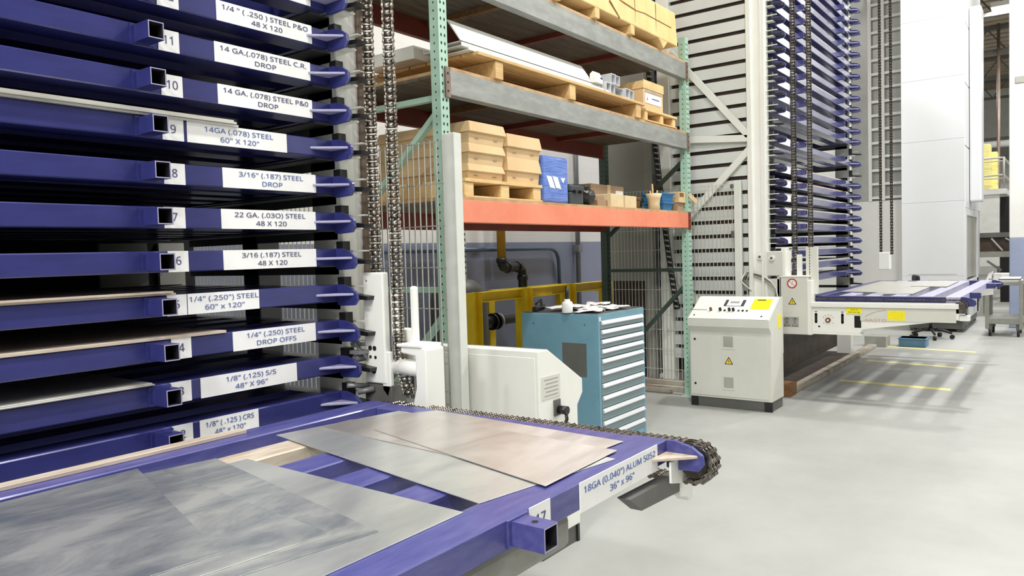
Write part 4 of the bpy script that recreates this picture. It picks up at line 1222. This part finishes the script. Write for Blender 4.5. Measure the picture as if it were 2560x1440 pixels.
MB().box(-0.01, 0.43, -0.006, 0.0, 0.19, 0.27).box(-0.01, -0.004, 0, 0.6, 0.19, 0.26).build('crate_slat', 'pine_pale', t, 0.002)
MB().prism([(0.02, 0.16), (0.06, 0.20), (0.10, 0.175), (0.20, 0.19), (0.30, 0.17), (0.40, 0.18), (0.40, 0.165), (0.2, 0.16)], -0.002, 0, 'y').build('torn_film', 'grey', t)
p = MB().box(0.03, 0.37, -0.0035, -0.001, 0.06, 0.15).build('crate_label', 'paper', t)
MB().box(0.17, 0.33, -0.0045, -0.0035, 0.105, 0.116).prism([(0.06, 0.085), (0.08, 0.085), (0.072, 0.125)], -0.0045, -0.0035, 'y').build('print_mark', 'ink', p)

# top shelf: kraft wrapped timber on bearers
t = thing('wrapped_timber', 'large yellowish kraft wrapped bundle on bearers on the top grey shelf', 'bundle', (4.85, 3.16, Z3))
vs = [(0, 0.0, 0.085), (2.33, 0.0, 0.085), (2.33, 0.9, 0.085), (0, 0.9, 0.085), (0, 0.02, 0.42), (2.33, 0.02, 0.42), (2.33, 0.88, 0.42), (0, 0.88, 0.42)]
F6 = [(0, 3, 2, 1), (4, 5, 6, 7), (0, 1, 5, 4), (1, 2, 6, 5), (2, 3, 7, 6), (3, 0, 4, 7)]
MB().add(vs, F6).build('wrap', 'card_yellow', t, 0.01, 2)
mb = MB()
zz = [(0.55, 0.285), (0.9, 0.265), (1.0, 0.27), (1.2, 0.25), (1.45, 0.235), (1.62, 0.25), (2.2, 0.245)]
for i in range(len(zz) - 1):
    mb.bar((zz[i][0], 0.009, zz[i][1]), (zz[i + 1][0], 0.009, zz[i + 1][1]), 0.006, 0.006 if i != 3 else 0.012)
for x in (1.42, 1.85):
    mb.bar((x, 0.003, 0.09), (x + 0.02, 0.014, 0.40), 0.004, 0.004)
mb.bar((0.95, 0.004, 0.20), (1.12, 0.002, 0.09), 0.01, 0.014)
mb.build('wrap_fold', 'pine_dark', t)
for x in (0.1, 0.70, 1.33):
    MB().box(x, x + 0.07, 0.0, 0.88, 0.002, 0.085).build('bearer', 'pine_pale', t, 0.003)
MB().prism([(1.90, 0.085), (2.10, 0.085), (2.0, 0.002)], -0.0, 0.88, 'y').build('bearer', 'pine_pale', t, 0.003)

# ------------------------------------------------------------------ drawer cabinet and what lies on it
CB = thing('drawer_cabinet', 'teal tool cabinet with white drawer handles under the rack', 'drawer cabinet', (5.02, 2.90, 0))
W, D, H = 0.77, 0.72, 1.068
MB().box(0, W, 0.015, D, 0, H).build('body', 'teal', CB, 0.006, 2)
MB().box(0, 0.03, 0, 0.02, 0, H).box(W - 0.03, W, 0, 0.02, 0, H).box(0.03, W - 0.03, 0, 0.02, H - 0.06, H).box(0.03, W - 0.03, 0, 0.02, 0, 0.06).build('front_frame', 'teal', CB, 0.002)
MB().box(0.012, W - 0.012, 0.012, D - 0.01, H, H + 0.006).build('top_mat', 'dgrey', CB)
zs = [1.003, 0.932, 0.857, 0.782, 0.706, 0.612, 0.515, 0.418, 0.32, 0.222, 0.125]
for i, z in enumerate(zs):
    zb = (zs[i + 1] + 0.019) if i + 1 < len(zs) else 0.062
    d = MB().box(0.035, W - 0.035, -0.002, 0.014, zb, z + 0.014).build('drawer', 'teal_drawer', CB, 0.002)
    MB().prism([(-0.002, z - 0.018), (-0.016, z - 0.020), (-0.020, z - 0.012), (-0.008, z + 0.012), (-0.002, z + 0.012)], 0.04, W - 0.04, 'x').build('handle', 'alu', d, 0.001)
MB().box(-0.002, 0, 0.11, 0.33, 0.58, 0.84).build('side_plate', 'dgrey', CB)
MB().box(0.012, 0.04, -0.002, 0.0, H - 0.055, H - 0.02).build('lock_plate', 'alu', CB)
for y in (0.12, 0.60):
    MB().cyl((-0.002, y, 0.985), (0, y, 0.985), 0.007, 8).build('rivet', 'dgrey', CB)
ZC = H + 0.007
rng = random.Random(9)
for k, (x, y, a, s, lab) in enumerate([(5.16, 3.05, .3, .2, 'white paper at the drawer corner of the teal cabinet top'), (5.32, 3.10, -.5, .24, 'creased white paper on the middle of the teal cabinet top'),
                                       (5.50, 3.05, .9, .22, 'white paper near the drawer side of the teal cabinet top'), (5.45, 3.32, .2, .26, 'wide crumpled paper at the back of the teal cabinet top'),
                                       (5.24, 3.36, -.2, .22, 'crumpled paper behind the white bottle on the cabinet'), (5.64, 3.25, .5, .2, 'paper at the far edge of the teal cabinet top')]):
    n = 6
    vs, fs = [], []
    for j in range(n):
        for i in range(n):
            u, v = (i / (n - 1) - .5) * s * 1.3, (j / (n - 1) - .5) * s
            vs.append((u, v, 0.004 + 0.004 * k + rng.random() * 0.02))
    for j in range(n - 1):
        for i in range(n - 1):
            fs.append((j * n + i, j * n + i + 1, (j + 1) * n + i + 1, (j + 1) * n + i))
    o = MB().add(vs, fs, 0, True).build('paper_sheet', 'paper', None, loc=(x, y, ZC))
    o.rotation_euler.z = a
    sm = o.modifiers.new('thick', 'SOLIDIFY'); sm.thickness = 0.0012
    tag(o, lab, 'paper', 'papers on the teal cabinet')
t = thing('spray_bottle', 'white bottle with a tall black cap on the teal cabinet', 'bottle', (5.03, 3.18, ZC))
MB().lathe((0, 0, 0), [(0.0, 0.0), (0.040, 0.0), (0.043, 0.006), (0.043, 0.072), (0.038, 0.086), (0.022, 0.094), (0.022, 0.108), (0.0, 0.108)], 22).build('bottle_body', 'paper', t)
MB().cyl((0, 0, 0.108), (0, 0, 0.205), 0.0155, 14).cyl((0, 0, 0.2), (0, 0, 0.207), 0.012, 12).build('cap', 'black', t)
t = thing('hand_tool', 'black hand tool lying on the rear corner of the teal cabinet', 'tool', (5.12, 3.50, ZC))
MB().bar((-0.08, 0, 0.02), (0.07, 0.02, 0.03), 0.05, 0.04).build('tool_body', 'black', t, 0.008, 2)
MB().bar((-0.06, 0, 0.06), (0.05, 0.02, 0.09), 0.02, 0.016).bar((0.05, .02, 0.03), (0.05, 0.02, 0.09), 0.02, 0.016).build('grip', 'black', t, 0.004)

# ------------------------------------------------------------------ behind the rack: yellow guard, tank and pipes
YG = thing('guard_rail', 'yellow steel guard frame around pipes below the orange shelf', 'guard rail', (0, 5.2, 0))
def ibeam(mb, p, q, w, h, t, ref=(0, 0, 1)):
    mb.bar(p, q, t, h, ref=ref)
    d = (Vector(q) - Vector(p)).normalized()
    rf = Vector(ref)
    for s in (-1, 1):
        o = rf * (s * (h - t) / 2)
        mb.bar(Vector(p) + o, Vector(q) + o, w, t, ref=ref)
    return mb
for i, x in enumerate((6.30, 7.26, 8.24, 9.22)):
    mb = MB().box(x - 0.085, x - 0.073, -0.08, 0.06, 0, 1.145).box(x + 0.073, x + 0.085, -0.08, 0.06, 0, 1.145).box(x - 0.073, x + 0.073, -0.016, -0.004, 0, 1.145)
    mb.box(x - 0.12, x + 0.12, -0.12, 0.1, 0, 0.012)
    mb.build('post', 'yellow', YG)
for x0, x1 in ((6.385, 7.175), (7.345, 8.155), (8.325, 9.135)):
    ibeam(MB(), (x0, 0, 1.085), (x1, 0, 1.085), 0.10, 0.11, 0.012).build('top_rail', 'yellow', YG)
ibeam(MB(), (7.55, 0.72, 1.04), (9.2, 0.72, 1.04), 0.10, 0.12, 0.012).build('rear_rail', 'yellow', YG)
MB().box(9.17, 9.27, 0.06, 0.7, 1.0, 1.1).build('side_rail', 'yellow', YG)
for x in (7.5, 9.2):
    MB().box(x - 0.06, x + 0.06, 0.66, 0.78, 0, 1.04).build('post', 'yellow', YG)
t = thing('gas_pipe', 'pipe that runs down yellow, then bends black through two elbows, at the block wall', 'pipe', (0, 5.95, 0))
MB().tube([(7.84, 0, 7.5), (7.85, 0, 1.47)], 0.058, 14).build('pipe_run', 'pipe_yellow', t)
MB().tube([(7.85, 0, 1.47), (7.855, 0, 1.42), (7.88, 0, 1.385), (7.93, 0, 1.375), (8.2, 0, 1.375), (8.26, 0, 1.36), (8.30, 0, 1.32), (8.305, 0, 1.25), (8.305, 0, 0.35)], 0.062, 14).build('pipe_run', 'pipe_black', t)
for a, b, r in (((7.85, 0, 1.44), (7.85, 0, 1.50), .072), ((8.18, 0, 1.375), (8.23, 0, 1.375), .075), ((8.305, 0, 1.2), (8.305, 0, 1.26), .075), ((7.95, 0, 1.375), (8.0, 0, 1.375), .073)):
    MB().cyl(a, b, r, 14).build('elbow_collar', 'pipe_black', t)
t = thing('valve_pipe', 'black horizontal pipe with a flanged valve behind the yellow guard', 'pipe', (0, 5.75, 0.72))
MB().cyl((6.6, 0, 0), (8.7, 0, 0), 0.055, 14).build('pipe_run', 'pipe_black', t)
mb = MB()
for x in (7.05, 7.13, 7.34, 7.42):
    mb.cyl((x, 0, 0), (x + 0.025, 0, 0), 0.105, 18)
mb.cyl((7.15, 0, 0), (7.34, 0, 0), 0.075, 14)
mb.build('flange', 'black', t)
MB().cyl((7.0, 0, 0), (7.035, 0, 0), 0.085, 16).build('flange_ring', 'grey', t)
MB().cyl((7.46, 0, 0), (7.49, 0, 0), 0.10, 16).build('flange_ring', 'grey', t)
t = thing('pressure_tank', 'dark round tank in the shade behind the yellow guard', 'tank', (6.72, 5.74, 0))
MB().lathe((0, 0, 0), [(0.0, 0.06), (0.30, 0.06), (0.34, 0.2), (0.34, 1.0), (0.30, 1.16), (0.18, 1.26), (0.0, 1.29)], 22).build('tank_shell', 'dgrey', t)
MB().cyl((0, 0, 0), (0, 0, 0.08), 0.25, 16).build('tank_foot', 'black', t)
mb = MB().box(7.33, 7.375, 6.15, 6.2, 1.25, 3.2)
for k in range(26):
    mb.box(7.343, 7.363, 6.149, 6.153, 1.31 + k * 0.07, 1.34 + k * 0.07, 1)
tag(mb.build('perforated_strut', ['wire', 'hole']), 'pale perforated hanging strut left of the yellow pipe', 'strut')
tag(MB().tube([(5.2, 6.14, 1.62), (9.25, 6.14, 1.615), (9.36, 6.14, 1.60), (9.45, 6.14, 1.55), (9.50, 6.14, 1.46), (9.51, 6.14, 1.35), (9.52, 6.14, 0.3)], 0.028, 10).build('conduit', 'conduit_blue'),
    'painted conduit that runs along the block wall and bends down', 'conduit')
tag(MB().tube([(10.05, 6.13, 0.2), (10.05, 6.13, 6.0)], 0.038, 10).box(9.99, 10.11, 6.08, 6.19, 1.55, 1.66).build('conduit', 'conduit'), 'straight grey conduit rising on the block wall right of the bent one', 'conduit')

# ------------------------------------------------------------------ far right: white machine, cart, chair, background
MC = thing('white_machine', 'tall white panelled machine housing beyond the far tower', 'machine', (14.7, 1.42, 0))
zc = [0.20, 0.96, 2.22, 3.26, 4.30, 5.30, 6.6]
for i in range(len(zc) - 1):
    MB().box(0.0, 0.04, 0.0, 0.95, zc[i] + 0.002, zc[i + 1]).build('front_panel', 'machine', MC, 0.003)
for i in range(2, len(zc) - 1):
    MB().box(0.045, 2.7, -0.004, 0.02, zc[i] - 0.12 + 0.004, zc[i + 1] - 0.12 - 0.012).build('side_panel', 'machine', MC, 0.006)
MB().box(0.04, 2.8, 0.02, 0.9, 0.9, 6.6).box(0.04, 2.8, 0.3, 0.9, 0.2, 0.9).build('machine_core', 'grey', MC)
MB().box(0.04, 0.30, -0.004, 0.02, 0.2, 2.10).box(2.0, 2.25, -0.004, 0.02, 0.2, 2.1).box(0.30, 2.0, -0.004, 0.02, 1.98, 2.10).box(0.04, 2.25, -0.004, 0.3, 0.2, 0.85).build('bay_frame', 'machine', MC, 0.004)
mb = MB().box(0.35, 1.95, 0.26, 0.30, 0.85, 1.98).box(0.30, 2.0, 0.02, 0.3, 0.85, 0.87)
mb.build('bay_lining', 'grey', MC)
mb = MB()
for r in range(6):
    for q in range(2):
        mb.cyl((0.8 + q * 0.6, 0.262, 0.95 + r * 0.1), (0.8 + q * 0.6, 0.258, 0.95 + r * 0.1), 0.022, 8)
mb.build('bay_hole', 'dgrey', MC)
MB().box(0.62, 1.05, -0.19, -0.01, 2.22, 5.55).build('side_duct', 'machine', MC, 0.03, 3)
MB().box(0.08, 2.6, 0.05, 0.85, 0.05, 0.2).build('plinth', 'plinth', MC)
for x, y in ((0.15, 0.1), (0.15, 0.8), (2.4, 0.1)):
    MB().cyl((x, y, 0), (x, y, 0.06), 0.05, 10).build('foot', 'dgrey', MC)
MB().box(-0.003, 0, 0.12, 0.85, 0.985, 0.992).build('grab_strip', 'grey', MC)

CT = thing('utility_cart', 'grey steel two-shelf cart on casters beside the white machine', 'cart', (14.3, 0.60, 0))
MB().box(0, 0.75, 0, 0.5, 0.20, 0.30).build('lower_shelf', 'cart', CT, 0.01, 2)
MB().box(0, 0.75, 0, 0.5, 0.82, 0.88).build('upper_shelf', 'cart', CT, 0.01, 2)
for x, y in ((0.0, 0.0), (0.70, 0.0), (0.0, 0.455), (0.70, 0.455)):
    MB().box(x - 0.004, x + 0.049, y - 0.004, y + 0.049, 0.12, 0.9).build('upright', 'cart', CT, 0.004)
for x, y in ((0.06, 0.06), (0.69, 0.06), (0.06, 0.44), (0.69, 0.44)):
    c = MB().box(x - 0.035, x + 0.035, y - 0.03, y + 0.03, 0.10, 0.2).build('caster', 'dgrey', CT)
    MB().cyl((x, y - 0.018, 0.055), (x, y + 0.018, 0.055), 0.055, 16).build('wheel', 'rubber', c)
for k in range(3):
    o = MB().box(0, 0.5, 0, 0.33 - 0.03 * k, 0, 0.018).build('binder', ['paper', 'dgrey', 'paper'][k], None, 0.003, loc=(14.35, 0.62 + 0.01 * k, 0.881 + 0.0185 * k))
    tag(o, ['lowest pale board on top of the grey cart', 'dark board between two pale ones on top of the grey cart', 'topmost pale board on the grey cart'][k], 'board', 'boards on the grey cart')

CH = thing('office_chair', 'black swivel office chair on casters behind the far lift arm', 'office chair', (13.7, 1.80, 0), 1.9)
for k in range(5):
    a = 2 * math.pi * k / 5 + 0.3
    c, s = math.cos(a), math.sin(a)
    MB().tube([(0, 0, 0.14), (c * 0.12, s * 0.12, 0.15), (c * 0.30, s * 0.30, 0.095)], [0.03, 0.026, 0.018], 8).build('leg', 'black', CH)
    w = MB().cyl((c * 0.30 - s * 0.022, s * 0.30 + c * 0.022, 0.035), (c * 0.30 + s * 0.022, s * 0.30 - c * 0.022, 0.035), 0.035, 14).build('caster', 'rubber', CH)
MB().cyl((0, 0, 0.12), (0, 0, 0.42), 0.028, 12).build('gas_lift', 'black', CH)
MB().box(-0.24, 0.24, -0.23, 0.23, 0.42, 0.50).build('seat', 'rubber', CH, 0.03, 3)
MB().box(0.17, 0.21, -0.03, 0.03, 0.46, 0.80).build('back_bar', 'black', CH, 0.006)
MB().box(0.18, 0.24, -0.19, 0.19, 0.70, 1.02).build('backrest', 'rubber', CH, 0.03, 3)
tag(MB().box(0, 0.30, 0, 0.36, 0, 0.13).box(-0.012, 0.312, -0.012, 0.372, 0.11, 0.13).build('tub', 'blue_cloth', None, 0.01, 2, loc=(12.45, 1.70, 0.0)), 'dusty blue tub on the floor under the far lift arm', 'tub')

# mezzanine with railing, and the workshop below it
MZ = thing('mezzanine', 'white mezzanine platform with pipe railing far behind the white machine', 'mezzanine', (22, 1.26, 0))
MB().box(0, 5, 0.0, 4.0, 2.66, 2.79).build('platform', 'far_white', MZ)
mb = MB()
for z in (3.12, 3.54):
    mb.tube([(0.05, 3.8, z), (0.05, 0.05, z), (4.9, 0.05, z)], 0.022, 8)
    mb.tube([(0.05, 3.8, z - 0.08), (0.05, 0.05, z - 0.08)], 0.014, 8)
mb.build('handrail', 'grey', MZ)
for y in (0.05, 1.3, 2.6, 3.8):
    MB().cyl((0.05, y, 2.79), (0.05, y, 3.56), 0.022, 8).build('railing_post', 'grey', MZ)
MB().box(2.0, 2.2, 0.05, 0.25, 0, 2.66).box(2.0, 2.2, 3.7, 3.9, 0, 2.66).build('support_post', 'dgrey', MZ)
for k, (x, y0, z1) in enumerate(((22.5, 1.62, 3.95), (22.9, 1.50, 3.78))):
    mb = MB().box(0, 0.4, 0, 0.16, 0, z1 - 2.79)
    for q in range(9):
        mb.box(-0.004, 0.404, 0.03, 0.13, 0.08 + q * 0.11, 0.10 + q * 0.11, 1)
    tag(mb.build('yellow_panel_stack', ['tape', 'yellow'], None, 0.01, loc=(x, y0, 2.791)), ['taller pale yellow panel stack standing on the mezzanine', 'shorter pale yellow panel stack beside the taller one on the mezzanine'][k], 'panel stack')
tag(MB().cyl((28, 1.80, 0), (28, 1.80, CEIL), 0.045, 8).build('conduit', 'guide'), 'thin brown pipe that drops from the far roof behind the mezzanine', 'pipe')
tag(MB().box(38, 38.4, -8, 8, 4.9, 5.4).box(38.0, 38.4, -8, 8, 5.7, 5.85).build('crane_girder', 'dgrey'), 'dark girder across the far end of the hall', 'girder')
tag(MB().cyl((36, -8, 5.35), (36, 8, 5.35), 0.14, 10).build('air_duct', 'far_white'), 'pale round duct in front of the far girder', 'duct')
mb = MB()
for k in range(9):
    mb.box(22.05, 22.11 + 0.05 * (k % 2), 1.40 + k * 0.11, 1.51 + k * 0.11, 0.9, 2.66)
tag(mb.build('strip_curtain', 'far_white'), 'pale strip curtain hanging below the mezzanine', 'curtain')
tag(MB().box(22.3, 22.4, -0.2, 1.40, 0.0, 2.6).build('dark_partition', 'void'), 'black partition under the mezzanine beside the strip curtain', 'partition')
t = thing('machine_bench', 'dark steel machine bench far behind the grey cart', 'bench', (19, 0.4, 0))
MB().box(0, 0.8, 0, 1.8, 1.60, 1.70).build('bench_top', 'dgrey', t)
MB().box(0.1, 0.7, 0.05, 1.75, 1.30, 1.60).build('bench_apron', 'rust_dark', t)
MB().box(0, 0.8, 0, 1.8, 1.18, 1.30).build('bench_rail', 'cart', t)
for y in (0.0, 1.72):
    MB().box(0.1, 0.2, y, y + 0.08, 0, 1.2).build('leg', 'dgrey', t)
for q in range(2):
    MB().bar((-0.02, 0.75 - 0.45 * q, 1.32), (-0.02, 0.95 - 0.25 * q, 1.58), 0.03, 0.04, ref=(1, 0, 0)).build('bench_brace', 'grey', t)
t = thing('desk_clutter', 'white paper tray stack on a low grey table far behind the cart', 'paper tray', (18.2, 0.75, 0))
MB().box(0, 0.6, 0, 0.8, 0.66, 0.70).box(0.05, 0.1, 0.05, 0.1, 0, 0.66).box(0.5, 0.55, 0.05, 0.1, 0, 0.66).box(0.05, 0.1, 0.7, 0.75, 0, 0.66).box(0.5, 0.55, 0.7, 0.75, 0, 0.66).build('table', 'grey', t)
MB().box(0.1, 0.5, 0.12, 0.52, 0.70, 0.86).build('paper_stack', 'paper', t, 0.01)
MB().prism([(0.55, 0.70), (0.66, 0.70), (0.60, 0.86), (0.54, 0.90)], 0.1, 0.4, 'x').build('paper_stack', 'paper', t)
MB().bar((0.05, 0.62, 1.12), (0.05, 0.38, 0.92), 0.04, 0.09, ref=(1, 0, 0)).build('lamp_arm', 'dgrey', t)
